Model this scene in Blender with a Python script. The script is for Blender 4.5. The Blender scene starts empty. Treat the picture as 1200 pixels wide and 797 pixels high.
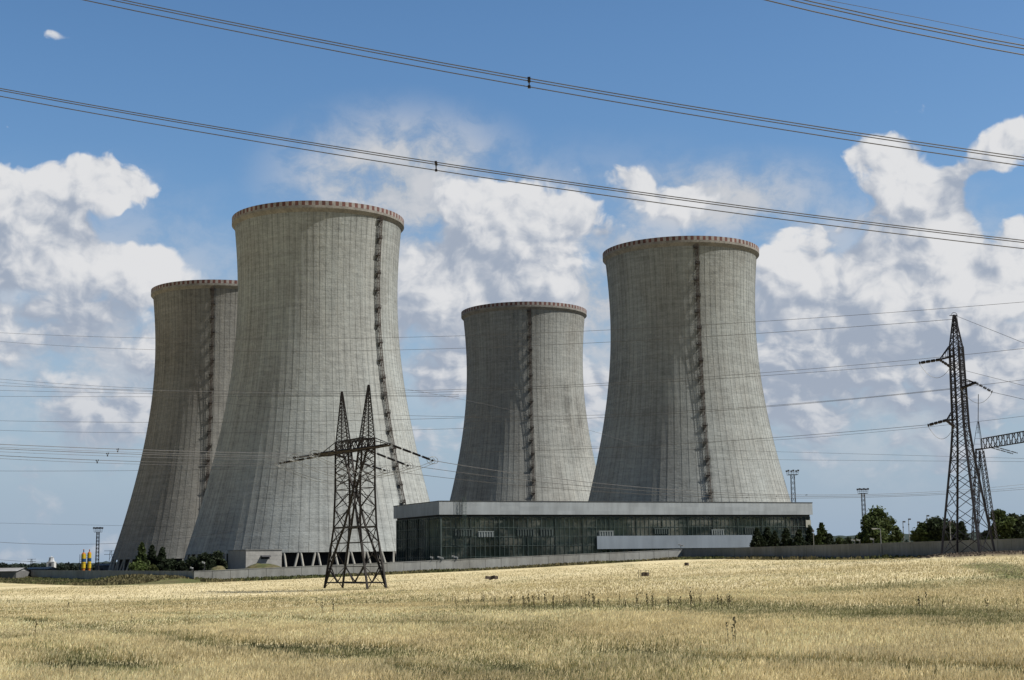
import bpy, math, random
import numpy as np
random.seed(7); RNG = np.random.default_rng(11)
PI = math.pi; R = math.radians
COL = bpy.context.scene.collection
scene = bpy.context.scene

# ------------------------------------------------------------------ camera
F, PITCH, ROLL, CZ = 1718.6, 0.1493, -0.0138, 2.0
def basis():
    r0 = np.array((1., 0, 0)); f = np.array((0, math.cos(PITCH), math.sin(PITCH)))
    u0 = np.array((0, -math.sin(PITCH), math.cos(PITCH)))
    r = math.cos(ROLL)*r0 + math.sin(ROLL)*u0
    u = math.cos(ROLL)*u0 - math.sin(ROLL)*r0
    return r, u, f
CR, CU, CF = basis()
def ray(px, py):
    return CR*(px-600)/F + CU*(398.5-py)/F + CF
def at(px, py, d):
    """world point seen at photo position (px,py), at depth y=d"""
    v = ray(px, py); v = v*(d/v[1]); return np.array((v[0], v[1], v[2]+CZ))
def xat(px, d, py=650):
    return at(px, py, d)[0]
def make_camera():
    c = bpy.data.cameras.new('camera'); o = bpy.data.objects.new('camera', c); COL.objects.link(o)
    c.sensor_width = 36; c.sensor_fit = 'HORIZONTAL'; c.lens = 36*F/1200
    c.clip_start = .5; c.clip_end = 20000
    from mathutils import Matrix
    o.matrix_world = Matrix(((CR[0], CU[0], -CF[0], 0), (CR[1], CU[1], -CF[1], 0), (CR[2], CU[2], -CF[2], CZ), (0, 0, 0, 1)))
    scene.camera = o
make_camera()

# ------------------------------------------------------------------ node helper
class G:
    def __init__(s, nt): s.nt = nt; s.N = nt.nodes; s.L = nt.links
    def put(s, inp, v):
        if hasattr(v, 'is_output') or isinstance(v, bpy.types.NodeSocket): s.L.new(v, inp)
        elif v is not None: inp.default_value = v
    def node(s, t, **k):
        n = s.N.new(t)
        for a, b in k.items(): setattr(n, a, b)
        return n
    def m(s, op, a, b=None, c=None, clamp=False):
        n = s.N.new('ShaderNodeMath'); n.operation = op; n.use_clamp = clamp
        s.put(n.inputs[0], a)
        if b is not None: s.put(n.inputs[1], b)
        if c is not None: s.put(n.inputs[2], c)
        return n.outputs[0]
    def v(s, op, a, b=None, c=None):
        n = s.N.new('ShaderNodeVectorMath'); n.operation = op
        s.put(n.inputs[0], a)
        if b is not None: s.put(n.inputs[3 if op == 'SCALE' else 1], b)
        if c is not None: s.put(n.inputs[2], c)
        return n.outputs[1] if op in ('LENGTH', 'DISTANCE', 'DOT_PRODUCT') else n.outputs[0]
    def sep(s, a):
        n = s.N.new('ShaderNodeSeparateXYZ'); s.put(n.inputs[0], a); return n.outputs
    def comb(s, x, y, z=0.):
        n = s.N.new('ShaderNodeCombineXYZ'); s.put(n.inputs[0], x); s.put(n.inputs[1], y); s.put(n.inputs[2], z); return n.outputs[0]
    def ms(s, v, a, b, c=0., d=1., smooth=True):
        n = s.N.new('ShaderNodeMapRange'); n.interpolation_type = 'SMOOTHSTEP' if smooth else 'LINEAR'
        s.put(n.inputs[0], v); s.put(n.inputs[1], a); s.put(n.inputs[2], b); s.put(n.inputs[3], c); s.put(n.inputs[4], d)
        return n.outputs[0]
    def noise(s, vec, scale=1., detail=3., rough=.5, dim='3D', dist=0., lac=2.0, color=False):
        n = s.N.new('ShaderNodeTexNoise'); n.noise_dimensions = dim
        s.put(n.inputs['Vector'], vec); n.inputs['Scale'].default_value = scale; n.inputs['Detail'].default_value = detail
        n.inputs['Roughness'].default_value = rough; n.inputs['Distortion'].default_value = dist; n.inputs['Lacunarity'].default_value = lac
        return n.outputs[1] if color else n.outputs[0]
    def white(s, vec):
        n = s.N.new('ShaderNodeTexWhiteNoise'); n.noise_dimensions = '2D'; s.put(n.inputs['Vector'], vec); return n.outputs[0]
    def mix(s, f, a, b, blend='MIX'):
        n = s.N.new('ShaderNodeMix'); n.data_type = 'RGBA'; n.blend_type = blend
        s.put(n.inputs[0], f); s.put(n.inputs[6], rgba(a)); s.put(n.inputs[7], rgba(b)); return n.outputs[2]
def rgba(c):
    if isinstance(c, (tuple, list)) and len(c) == 3: return (*c, 1.)
    return c
def new_mat(name):
    m = bpy.data.materials.new(name); m.use_nodes = True; g = G(m.node_tree)
    b = m.node_tree.nodes['Principled BSDF']; return m, g, b
def simple(name, col, rough=.7, metal=0., var=.25, scale=1.5, streak=False, spec=.3, col2=None, bump=0.):
    """paint / steel / concrete with grime variation"""
    m, g, b = new_mat(name)
    tc = g.node('ShaderNodeTexCoord').outputs['Object']
    v = g.v('MULTIPLY', tc, (1, 1, .15 if streak else 1))
    n = g.noise(v, scale, 5, .6); n2 = g.noise(tc, scale*.2, 3, .5)
    f = g.m('MULTIPLY', g.m('ADD', n, n2), .5)
    f = g.ms(f, .3, .7)
    dark = tuple(c*(1-var) for c in col); lite = tuple(min(1, c*(1+var*.6)) for c in col)
    if col2: lite = col2
    g.put(b.inputs['Base Color'], g.mix(f, dark, lite))
    b.inputs['Roughness'].default_value = rough; b.inputs['Metallic'].default_value = metal
    b.inputs['Specular IOR Level'].default_value = spec
    if bump:
        bn = g.node('ShaderNodeBump'); bn.inputs['Strength'].default_value = bump; g.put(bn.inputs['Height'], n); g.L.new(bn.outputs[0], b.inputs['Normal'])
    return m

# ------------------------------------------------------------------ mesh helpers
class MB:
    def __init__(s): s.v = []; s.f = []; s.mi = []
    def add(s, vs, fs, mi=0):
        o = len(s.v); s.v += [tuple(map(float, p)) for p in vs]
        s.f += [tuple(i+o for i in f) for f in fs]; s.mi += [mi]*len(fs); return s
    def box(s, c, h, ax=None, mi=0):
        """centre, half sizes, axes rows"""
        A = np.eye(3) if ax is None else np.array(ax, float); c = np.array(c, float)
        P = [c + A[0]*h[0]*i + A[1]*h[1]*j + A[2]*h[2]*k for k in (-1, 1) for j in (-1, 1) for i in (-1, 1)]
        return s.add(P, [(0, 2, 3, 1), (4, 5, 7, 6), (0, 1, 5, 4), (2, 6, 7, 3), (1, 3, 7, 5), (0, 4, 6, 2)], mi)
    def bar(s, a, b, t=.1, t2=None, mi=0):
        a = np.array(a, float); b = np.array(b, float); d = b-a; L = np.linalg.norm(d)
        if L < 1e-6: return s
        d /= L; u = np.cross(d, (0, 0, 1) if abs(d[2]) < .95 else (1, 0, 0)); u /= np.linalg.norm(u); w = np.cross(d, u)
        return s.box((a+b)/2, (L/2, t/2, (t2 or t)/2), (d, u, w), mi)
    def tube(s, pts, r, n=6, mi=0, cap=True):
        pts = np.array(pts, float); k = len(pts)
        rs = np.full(k, r) if np.isscalar(r) else np.array(r, float)
        T = np.gradient(pts, axis=0); T /= np.linalg.norm(T, axis=1)[:, None]
        vs = []
        for i in range(k):
            d = T[i]; u = np.cross(d, (0, 0, 1) if abs(d[2]) < .9 else (1, 0, 0)); u /= np.linalg.norm(u); w = np.cross(d, u)
            for j in range(n):
                a = 2*PI*j/n; vs.append(pts[i] + rs[i]*(math.cos(a)*u + math.sin(a)*w))
        fs = [(i*n+j, i*n+(j+1) % n, (i+1)*n+(j+1) % n, (i+1)*n+j) for i in range(k-1) for j in range(n)]
        if cap: fs += [tuple(range(n))[::-1], tuple((k-1)*n+j for j in range(n))]
        return s.add(vs, fs, mi)
    def lathe(s, prof, n=24, c=(0, 0, 0), mi=0, cap=True):
        c = np.array(c, float); vs = []
        for (r, z) in prof:
            for j in range(n):
                a = 2*PI*j/n; vs.append(c + (r*math.cos(a), r*math.sin(a), z))
        k = len(prof)
        fs = [(i*n+j, i*n+(j+1) % n, (i+1)*n+(j+1) % n, (i+1)*n+j) for i in range(k-1) for j in range(n)]
        if cap: fs += [tuple(range(n))[::-1], tuple((k-1)*n+j for j in range(n))]
        return s.add(vs, fs, mi)
    def build(s, name, mats, parent=None, smooth=False):
        me = bpy.data.meshes.new(name); me.from_pydata(s.v, [], s.f)
        mats = mats if isinstance(mats, (list, tuple)) else [mats]
        for m in mats: me.materials.append(m)
        if len(mats) > 1: me.polygons.foreach_set('material_index', s.mi)
        if smooth: me.polygons.foreach_set('use_smooth', [True]*len(me.polygons))
        me.update()
        o = bpy.data.objects.new(name, me); COL.objects.link(o)
        if parent is not None: o.parent = parent
        return o
def mesh_np(name, V, Fq, mat, parent=None, smooth=False, colors=None):
    V = np.asarray(V, np.float32); Fq = np.asarray(Fq, np.int32); nf, k = Fq.shape
    me = bpy.data.meshes.new(name); me.vertices.add(len(V)); me.vertices.foreach_set('co', V.ravel())
    me.loops.add(nf*k); me.loops.foreach_set('vertex_index', Fq.ravel())
    me.polygons.add(nf); me.polygons.foreach_set('loop_start', np.arange(0, nf*k, k, dtype=np.int32))
    me.polygons.foreach_set('loop_total', np.full(nf, k, np.int32))
    me.polygons.foreach_set('use_smooth', np.full(nf, bool(smooth)))
    if colors is not None:
        at_ = me.color_attributes.new('tint', 'FLOAT_COLOR', 'POINT')
        c = np.ones((len(V), 4), np.float32); c[:, :3] = colors; at_.data.foreach_set('color', c.ravel())
    me.update(calc_edges=True); me.materials.append(mat)
    o = bpy.data.objects.new(name, me); COL.objects.link(o)
    if parent is not None: o.parent = parent
    return o
def tag(o, label=None, cat=None, group=None, kind=None):
    if label: o['label'] = label
    if cat: o['category'] = cat
    if group: o['group'] = group
    if kind: o['kind'] = kind
    return o
def empty(name, loc, label=None, cat=None, group=None, rz=0.):
    o = bpy.data.objects.new(name, None); COL.objects.link(o); o.location = tuple(map(float, loc)); o.rotation_euler = (0, 0, rz)
    o.empty_display_size = .5
    return tag(o, label, cat, group)
def copy_thing(o, loc=None, rz=None, label=None, group=None, parent=None):
    c = o.copy(); COL.objects.link(c)
    if parent is not None: c.parent = parent
    if loc is not None: c.location = tuple(map(float, loc))
    if rz is not None: c.rotation_euler = (0, 0, rz)
    if label: c['label'] = label
    if group: c['group'] = group
    for ch in list(o.children): copy_thing(ch, parent=c)
    return c

# ------------------------------------------------------------------ numpy noise
_T = RNG.random((256, 256))
def vnoise(x, y):
    xi = np.floor(x).astype(int); yi = np.floor(y).astype(int); fx = x-xi; fy = y-yi
    fx = fx*fx*(3-2*fx); fy = fy*fy*(3-2*fy)
    g = lambda a, b: _T[a & 255, b & 255]
    return (g(xi, yi)*(1-fx)+g(xi+1, yi)*fx)*(1-fy) + (g(xi, yi+1)*(1-fx)+g(xi+1, yi+1)*fx)*fy
def fbm(x, y, o=4, rough=.5):
    s = 0; a = 1; t = 0
    for i in range(o):
        s = s + a*vnoise(x*2**i+17*i, y*2**i+5*i); t += a; a *= rough
    return s/t
def sst(x, a, b):
    t = np.clip((x-a)/(b-a), 0, 1); return t*t*(3-2*t)

# ------------------------------------------------------------------ terrain
WA = np.array((-76.8, 355.)); WB = np.array((45.2, 399.)); WD = np.array((-165., 500.)); WC = np.array((82., 235.))
WE = WB + (WC-WB)*1.5
_ctl = np.array([(0, 15, -2), (-12, 30, -2.12), (12, 30, -1.9), (0, 60, -2.2), (-25, 60, -2.6), (25, 60, -1.85), (0, 120, -3.0), (-14, 120, -3.2), (-22, 185, -4.0),
    (-45, 120, -3.7), (40, 110, -1.45), (-80, 250, -4.6), (-27, 240, -4.25), (30, 240, -1.8), (66.8, 215, -.5), (0, 330, -2.5),
    (45, 390, -.35), (0, 376, -2.0), (-30, 366, -2.85), (-77, 350, -4.1), (-150, 450, -4.1), (-166, 495, -3.6), (82, 230, -.35), (120, 150, 0),
    (-120, 150, -4.5), (-250, 300, -5), (150, 300, -.5), (-26, 415, -3.5), (96, 470, -3.5), (50, 445, -3.2), (-69, 514, -3.5),
    (67, 567, -4.5), (6, 706, -4.5), (-130, 647, -4.3), (0, -50, -2), (200, -50, -1), (-200, -50, -4), (-400, 800, -4.5), (400, 800, -3), (0, 900, -4.5)], float)
def _tps(r2): return r2*np.log(r2+1e-9)
def _solve():
    P = _ctl[:, :2]/100; n = len(P)
    K = _tps(((P[:, None]-P[None])**2).sum(-1)) + np.eye(n)*.02
    Q = np.c_[np.ones(n), P]; A = np.block([[K, Q], [Q.T, np.zeros((3, 3))]])
    return np.linalg.solve(A, np.r_[_ctl[:, 2], 0, 0, 0])
_w = _solve()
def gz(x, y):
    x = np.asarray(x, float); y = np.asarray(y, float)
    X = x.ravel()/100; Y = y.ravel()/100; out = np.zeros(len(X))
    for s in range(0, len(X), 20000):
        a, b = X[s:s+20000], Y[s:s+20000]
        k = _tps((a[:, None]-_ctl[None, :, 0]/100)**2 + (b[:, None]-_ctl[None, :, 1]/100)**2)
        out[s:s+20000] = k@_w[:-3] + _w[-3] + _w[-2]*a + _w[-1]*b
    r = np.hypot(x.ravel(), y.ravel()-200); t = sst(r, 500, 900)
    out = np.clip(out, -6, 1)*(1-t) + -4.5*t
    dx = x.ravel()+94; dy = y.ravel()-376; u = dx*-.52+dy*.854; w = dx*.854+dy*.52
    out = out + 1.5*np.exp(-(u/34)**4-(w/6.5)**2)
    return (out + CZ).reshape(x.shape)
def g1(x, y): return float(gz(np.array([x]), np.array([y]))[0])

def seg_d(x, y, a, b):
    d = b-a; t = np.clip(((x-a[0])*d[0]+(y-a[1])*d[1])/(d@d), 0, 1)
    return np.hypot(x-a[0]-t*d[0], y-a[1]-t*d[1])
def wall_d(x, y):
    return np.minimum(np.minimum(seg_d(x, y, WD, WA), seg_d(x, y, WA, WB)), seg_d(x, y, WB, WE))
def px2xy(px, py, zrel):
    v = ray(px, py); t = zrel/v[2]; return np.array((v[0]*t, v[1]*t))
def gpt(px, py):
    """ground point under a photo position"""
    v = ray(px, py); ts = np.geomspace(8, 900, 1500)
    z = gz(v[0]*ts, v[1]*ts)-CZ; below = v[2]*ts < z
    i = int(np.argmax(below)) if below.any() else len(ts)-1
    return np.array((v[0]*ts[i], v[1]*ts[i]))
# tramlines and green bands laid out on the field
def polyl(pts): return [gpt(*p) for p in pts]
TRACK = [(polyl([(-60, 720), (60, 732), (150, 745), (250, 760), (420, 778), (520, 797)]), .8, 1.1),
         (polyl([(-40, 748), (80, 775), (120, 792), (200, 806)]), 1.3, 1.2),
         (polyl([(270, 757), (420, 765), (600, 790), (680, 800)]), .8, 1.0),
         (polyl([(620, 752), (760, 775), (900, 784), (1060, 788), (1260, 800)]), 1.1, 1.15),
         (polyl([(-20, 712), (100, 717), (260, 724), (420, 735), (640, 742)]), .9, .8)]
BANDS = [(polyl([(610, 713), (700, 713), (800, 714), (900, 716), (1000, 720), (1230, 727)]), 7., .95),
         (polyl([(-40, 703), (20, 704), (120, 706)]), 5, .5), (polyl([(160, 701), (260, 703), (400, 704), (600, 706)]), 5., .45),
         (polyl([(1010, 693), (1060, 687), (1130, 681), (1160, 678)]), 7., .6),
         (polyl([(690, 683), (850, 677), (1000, 673)]), 3.5, .35)]
def greens(x, y):
    g = np.zeros_like(x); j = (fbm(x*.35, y*.35, 3)-.5)
    for pts, w, s in TRACK:
        d = np.min([seg_d(x, y, pts[i], pts[i+1]) for i in range(len(pts)-1)], axis=0)
        g = np.maximum(g, s*(1-sst(d+j*w*2.2, w*.35, w*1.3))*sst(fbm(x*.25+9, y*.12, 3), .28, .6))
    for pts, w, s in BANDS:
        d = np.min([seg_d(x, y, pts[i], pts[i+1]) for i in range(len(pts)-1)], axis=0)
        g = np.maximum(g, s*(1-sst(d+j*w*1.6, w*.2, w*1.1))*(.55+.45*fbm(x*.5, y*.5, 2)))
    g = np.maximum(g, .30*sst(fbm(x*.12+40, y*.035+3, 4), .58, .74))
    return np.clip(g, 0, 1)
P2 = at(1135, 653, 215.)[:2]
STRAW = np.array((.58, .485, .275)); STRAW2 = np.array((.72, .62, .385)); GREEN = np.array((.20, .20, .085)); DRYG = np.array((.165, .145, .075))
SOIL = np.array((.085, .066, .048)); VERGE = np.array((.105, .115, .045))
def verge(x, y):
    """1 = rough grass strip before the wall, 0 = wheat"""
    wd = wall_d(x, y); inside = (y > 300) | (x > 60)
    edge = 14 + 10*sst(x, -40, -110) + 6*(fbm(x*.04, y*.04, 3)-.5)
    edge = edge - 9*sst(x, 20, 60)
    v = 1-sst(wd, edge-1.2, edge+1.2)
    # behind the walls everything is rough grass
    def side(a, b): return (b[0]-a[0])*(y-a[1])-(b[1]-a[1])*(x-a[0])
    behind = ((side(WD, WA) > 0) | (x > WA[0])) & ((side(WA, WB) > 0) | (x < WA[0]) & (side(WD, WA) > 0) ) & (y > 0) & ((x < WB[0]) | (side(WB, WE) > 0)) & (y > 230)
    return np.where(behind, 2., v)
def field_color(x, y):
    n1 = fbm(x*.05, y*.03, 4); n2 = fbm(x*.9, y*.25, 3); n3 = fbm(x*.02+3, y*.11, 4)
    c = STRAW + (STRAW2-STRAW)*np.clip(.5+1.6*(n1-.5)+.7*(n2-.5)+1.3*(n3-.5), 0, 1)[..., None]
    g = greens(x, y)[..., None]; c = c*(1-g*.9) + GREEN*(1-.45*sst(g, .75, 1.))*g*.9
    v = verge(x, y)[..., None]; vc = DRYG + (VERGE-DRYG)*sst(fbm(x*.08, y*.08, 4)+.25*sst(x, -50, -100), .42, .62)[..., None]
    b_ = (v > 1.5).astype(float); v = np.minimum(v, 1.); yard = np.array((.075, .078, .072))*(.7+.6*fbm(x*.03, y*.03, 3))[..., None]
    c = c*(1-v) + (vc*(1-b_)+yard*b_)*v
    dd = np.hypot((x-P2[0]-3)*.75, y-P2[1]+1) + 3*(fbm(x*.3, y*.3, 3)-.5)
    s = (1-sst(dd, 6, 9))[..., None]; c = c*(1-s) + SOIL*s
    # grassy track that curves away to the right of the pylon
    tr = np.minimum(seg_d(x, y, gpt(1150, 661), gpt(1180, 668)), seg_d(x, y, gpt(1180, 668), gpt(1240, 682)))
    t = (1-sst(tr+2*(fbm(x*.4, y*.4, 2)-.5), 1.8, 3.2))[..., None]; c = c*(1-t)+GREEN*1.05*t
    p1 = gpt(415, 690); q = (1-sst(np.hypot(x-p1[0], (y-p1[1])*.6)+4*(n2-.5), 5, 8))[..., None]*.55; c = c*(1-q)+(GREEN*.5+DRYG*.6)*q
    return c

def build_ground():
    fr = np.radians(np.linspace(-27, 27, 420)); bk = np.radians(np.linspace(27, 333, 74))[1:-1]
    ang = np.r_[fr, bk]; rr = np.r_[0.01, np.geomspace(4, 900, 330), np.geomspace(1000, 9000, 14)]
    A, Rr = np.meshgrid(ang, rr); X = Rr*np.sin(A); Y = Rr*np.cos(A); Z = gz(X, Y)
    Z += .5*(fbm(X*.03, Y*.03, 3)-.5)*sst(Rr, 40, 90)*(1-sst(wall_d(X, Y), 60, 20))*.4
    dd = np.hypot((X-P2[0]-3)*.75, Y-P2[1]+1); Z += .7*(1-sst(dd, 5, 10)) + .12*(fbm(X*1.2, Y*1.2, 2)-.5)*(1-sst(dd, 6, 12))
    C = field_color(X, Y)
    n = len(ang); m = len(rr); idx = np.arange(n*m).reshape(m, n)
    a = idx[:-1]; b = idx[1:]; Fq = np.stack([a, b, np.roll(b, -1, 1), np.roll(a, -1, 1)], -1).reshape(-1, 4)[:, ::-1]
    m_, g, bs = new_mat('field_surface')
    col = g.node('ShaderNodeVertexColor', layer_name='tint').outputs[0]
    P = g.node('ShaderNodeNewGeometry').outputs['Position']
    n1 = g.noise(g.v('MULTIPLY', P, (1.4, .55, 1)), 1, 6, .7); n2 = g.noise(g.v('MULTIPLY', P, (9, 4, 1)), 1, 4, .6); n3 = g.noise(g.v('MULTIPLY', P, (.10, .32, 1)), 1, 4, .6)
    k = g.m('ADD', g.m('ADD', g.ms(n1, .3, .7, -.24, .24), g.ms(n2, .3, .7, -.16, .16)), g.ms(n3, .3, .7, -.16, .16))
    k = g.m('ADD', k, 1.08)
    g.put(bs.inputs['Base Color'], g.v('SCALE', col, k)); bs.inputs['Roughness'].default_value = .95; bs.inputs['Specular IOR Level'].default_value = .1
    bn = g.node('ShaderNodeBump'); bn.inputs['Strength'].default_value = .8; bn.inputs['Distance'].default_value = .25
    g.put(bn.inputs['Height'], g.m('ADD', n1, g.m('MULTIPLY', n2, .4))); g.L.new(bn.outputs[0], bs.inputs['Normal'])
    o = mesh_np('ground', np.stack([X, Y, Z], -1).reshape(-1, 3), Fq, m_, smooth=True, colors=C.reshape(-1, 3)); tag(o, kind='structure')
build_ground()

def leafy_mat(name, attr=True, col=(.07, .1, .03), trans=.25, rough=.7):
    m, g, b = new_mat(name)
    P = g.node('ShaderNodeNewGeometry').outputs['Position']
    n = g.noise(P, .8, 3, .6)
    c = g.node('ShaderNodeVertexColor', layer_name='tint').outputs[0]
    c = g.v('SCALE', c, g.ms(n, .3, .7, .75, 1.25))
    g.put(b.inputs['Base Color'], c); b.inputs['Roughness'].default_value = rough; b.inputs['Specular IOR Level'].default_value = .2
    t = g.node('ShaderNodeBsdfTranslucent'); g.put(t.inputs[0], c); mx = g.node('ShaderNodeMixShader'); mx.inputs[0].default_value = trans
    g.L.new(b.outputs[0], mx.inputs[1]); g.L.new(t.outputs[0], mx.inputs[2]); g.L.new(mx.outputs[0], m.node_tree.nodes['Material Output'].inputs[0])
    return m
def build_wheat():
    V = []; Fq = []; C = []; base = 0
    # density zones: (r0, r1, stalks/m2, width scale, height)
    for r0, r1, dens, ws, hh in ((14, 30, 330, .8, .30), (30, 55, 125, 1.15, .30), (55, 100, 30, 2.1, .28), (100, 200, 4., 5., .28), (200, 340, 1., 8., .26)):
        th = R(23.5); area = th*(r1**2-r0**2); n = int(area*dens)
        a = RNG.uniform(-th, th, n); r = np.sqrt(RNG.uniform(r0**2, r1**2, n)); x = r*np.sin(a); y = r*np.cos(a)
        dd = np.hypot((x-P2[0]-3)*.75, y-P2[1]+1); keep = (verge(x, y) < .5) & (dd > 8.5); x, y = x[keep], y[keep]; n = len(x)
        z = gz(x, y) + .5*(fbm(x*.03, y*.03, 3)-.5)*sst(np.hypot(x, y), 40, 90)*(1-sst(wall_d(x, y), 60, 20))*.4 - .05
        gr = greens(x, y); gr_b = gr*(1-sst(y, 30, 50))
        h = hh*RNG.uniform(.72, 1.12, n)*(1-.6*np.clip(gr-.3, 0, 1)) * (1+.7*(fbm(x*.30, y*.10, 3)-.5))
        lean = RNG.normal(0, .20, n)+.12; lean2 = RNG.normal(0, .2, n); w = .0075*ws*RNG.uniform(.7, 1.3, n)
        pa = RNG.uniform(0, PI, n); dx = np.cos(pa)*.8; dy = np.sin(pa)*.5
        isgreen = RNG.random(n) < gr*.95; dk = (1-.42*sst(gr, .75, 1.0))[:, None]
        k = RNG.normal(1, .10, n)[:, None]*(.82+.36*fbm(x*.35+5, y*.12, 3))[:, None]; patch = (fbm(x*.05, y*.03, 4)+.6*fbm(x*.02+3, y*.11, 4))[:, None]
        ear = np.where(isgreen[:, None], np.array((.26, .26, .12))*dk, STRAW + (STRAW2*1.12-STRAW)*np.clip(.2+.8*(patch-.45)*2, 0, 1.3))*k
        st = np.where(isgreen[:, None], np.array((.15, .165, .07))*dk, np.array((.38, .32, .165)))*k
        B = np.stack([x, y, z], -1)
        M = B + np.stack([lean*h*.45, lean2*h*.45, h*.62], -1); T = B + np.stack([lean*h, lean2*h, h], -1)
        D = np.stack([dx, dy, 0*dx], -1)
        sw = (w*.55)[:, None]; ew = (w*1.35)[:, None]; E1 = M+(T-M)*.55
        # stalk quad, ear diamond quad
        vs = np.stack([B-D*sw*1.6, B+D*sw*1.6, M+D*sw, M-D*sw, M, E1+D*ew, T, E1-D*ew], 1)
        cs = np.stack([st*.8, st*.8, st, st, ear*.8, ear, ear*1.05, ear], 1)
        V.append(vs.reshape(-1, 3)); C.append(cs.reshape(-1, 3))
        i = (np.arange(n)*8)[:, None]+base; Fq.append(np.concatenate([i+np.array([0, 1, 2, 3]), i+np.array([4, 5, 6, 7])])); base += n*8
    V = np.concatenate(V); C = np.clip(np.concatenate(C), .01, .85); Fq = np.concatenate(Fq)
    o = mesh_np('wheat', V, Fq, leafy_mat('wheat_straw', trans=.42), colors=C); tag(o, 'ripe golden wheat standing across the whole foreground field', 'wheat', kind='stuff')
    print('wheat faces', len(Fq))
build_wheat()
def build_verge_grass():
    n = 26000
    t = RNG.random(n)*(1.0); seg = RNG.integers(0, 3, n)
    A = np.array([WD, WA, WB])[seg]; B = np.array([WA, WB, WE])[seg]; L = np.array([1., 1., 1.])
    p = A+(B-A)*t[:, None]; d = (B-A)/np.linalg.norm(B-A, axis=1)[:, None]; nrm = np.stack([d[:, 1], -d[:, 0]], -1)
    p = p + nrm*(RNG.random(n)**1.2*26+.4)[:, None]; x, y = p[:, 0], p[:, 1]
    k = (verge(x, y) > .5); x, y = x[k], y[k]; n = len(x); z = gz(x, y)-.05
    h = RNG.uniform(.25, .75, n)*(.5+fbm(x*.1, y*.1, 3)); w = RNG.uniform(.15, .45, n); pa = RNG.uniform(0, PI, n)
    D = np.stack([np.cos(pa)*w, np.sin(pa)*w, 0*w], -1); Bp = np.stack([x, y, z], -1); T = Bp+np.stack([RNG.normal(0, .1, n), RNG.normal(0, .1, n), h], -1)
    vs = np.stack([Bp-D, Bp+D, T+D*.3, T-D*.5], 1)
    m = sst(fbm(x*.08, y*.08, 4), .42, .62)[:, None]; c = (DRYG*(1-m)+VERGE*m)*RNG.uniform(.7, 1.35, n)[:, None]
    o = mesh_np('rough_grass', vs.reshape(-1, 3), (np.arange(n)*4)[:, None]+np.arange(4), leafy_mat('rough_grass_blades'), colors=np.repeat(c, 4, 0))
    tag(o, 'rough uncut grass in a strip along the foot of the concrete wall', 'grass', kind='stuff')
build_verge_grass()

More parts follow.
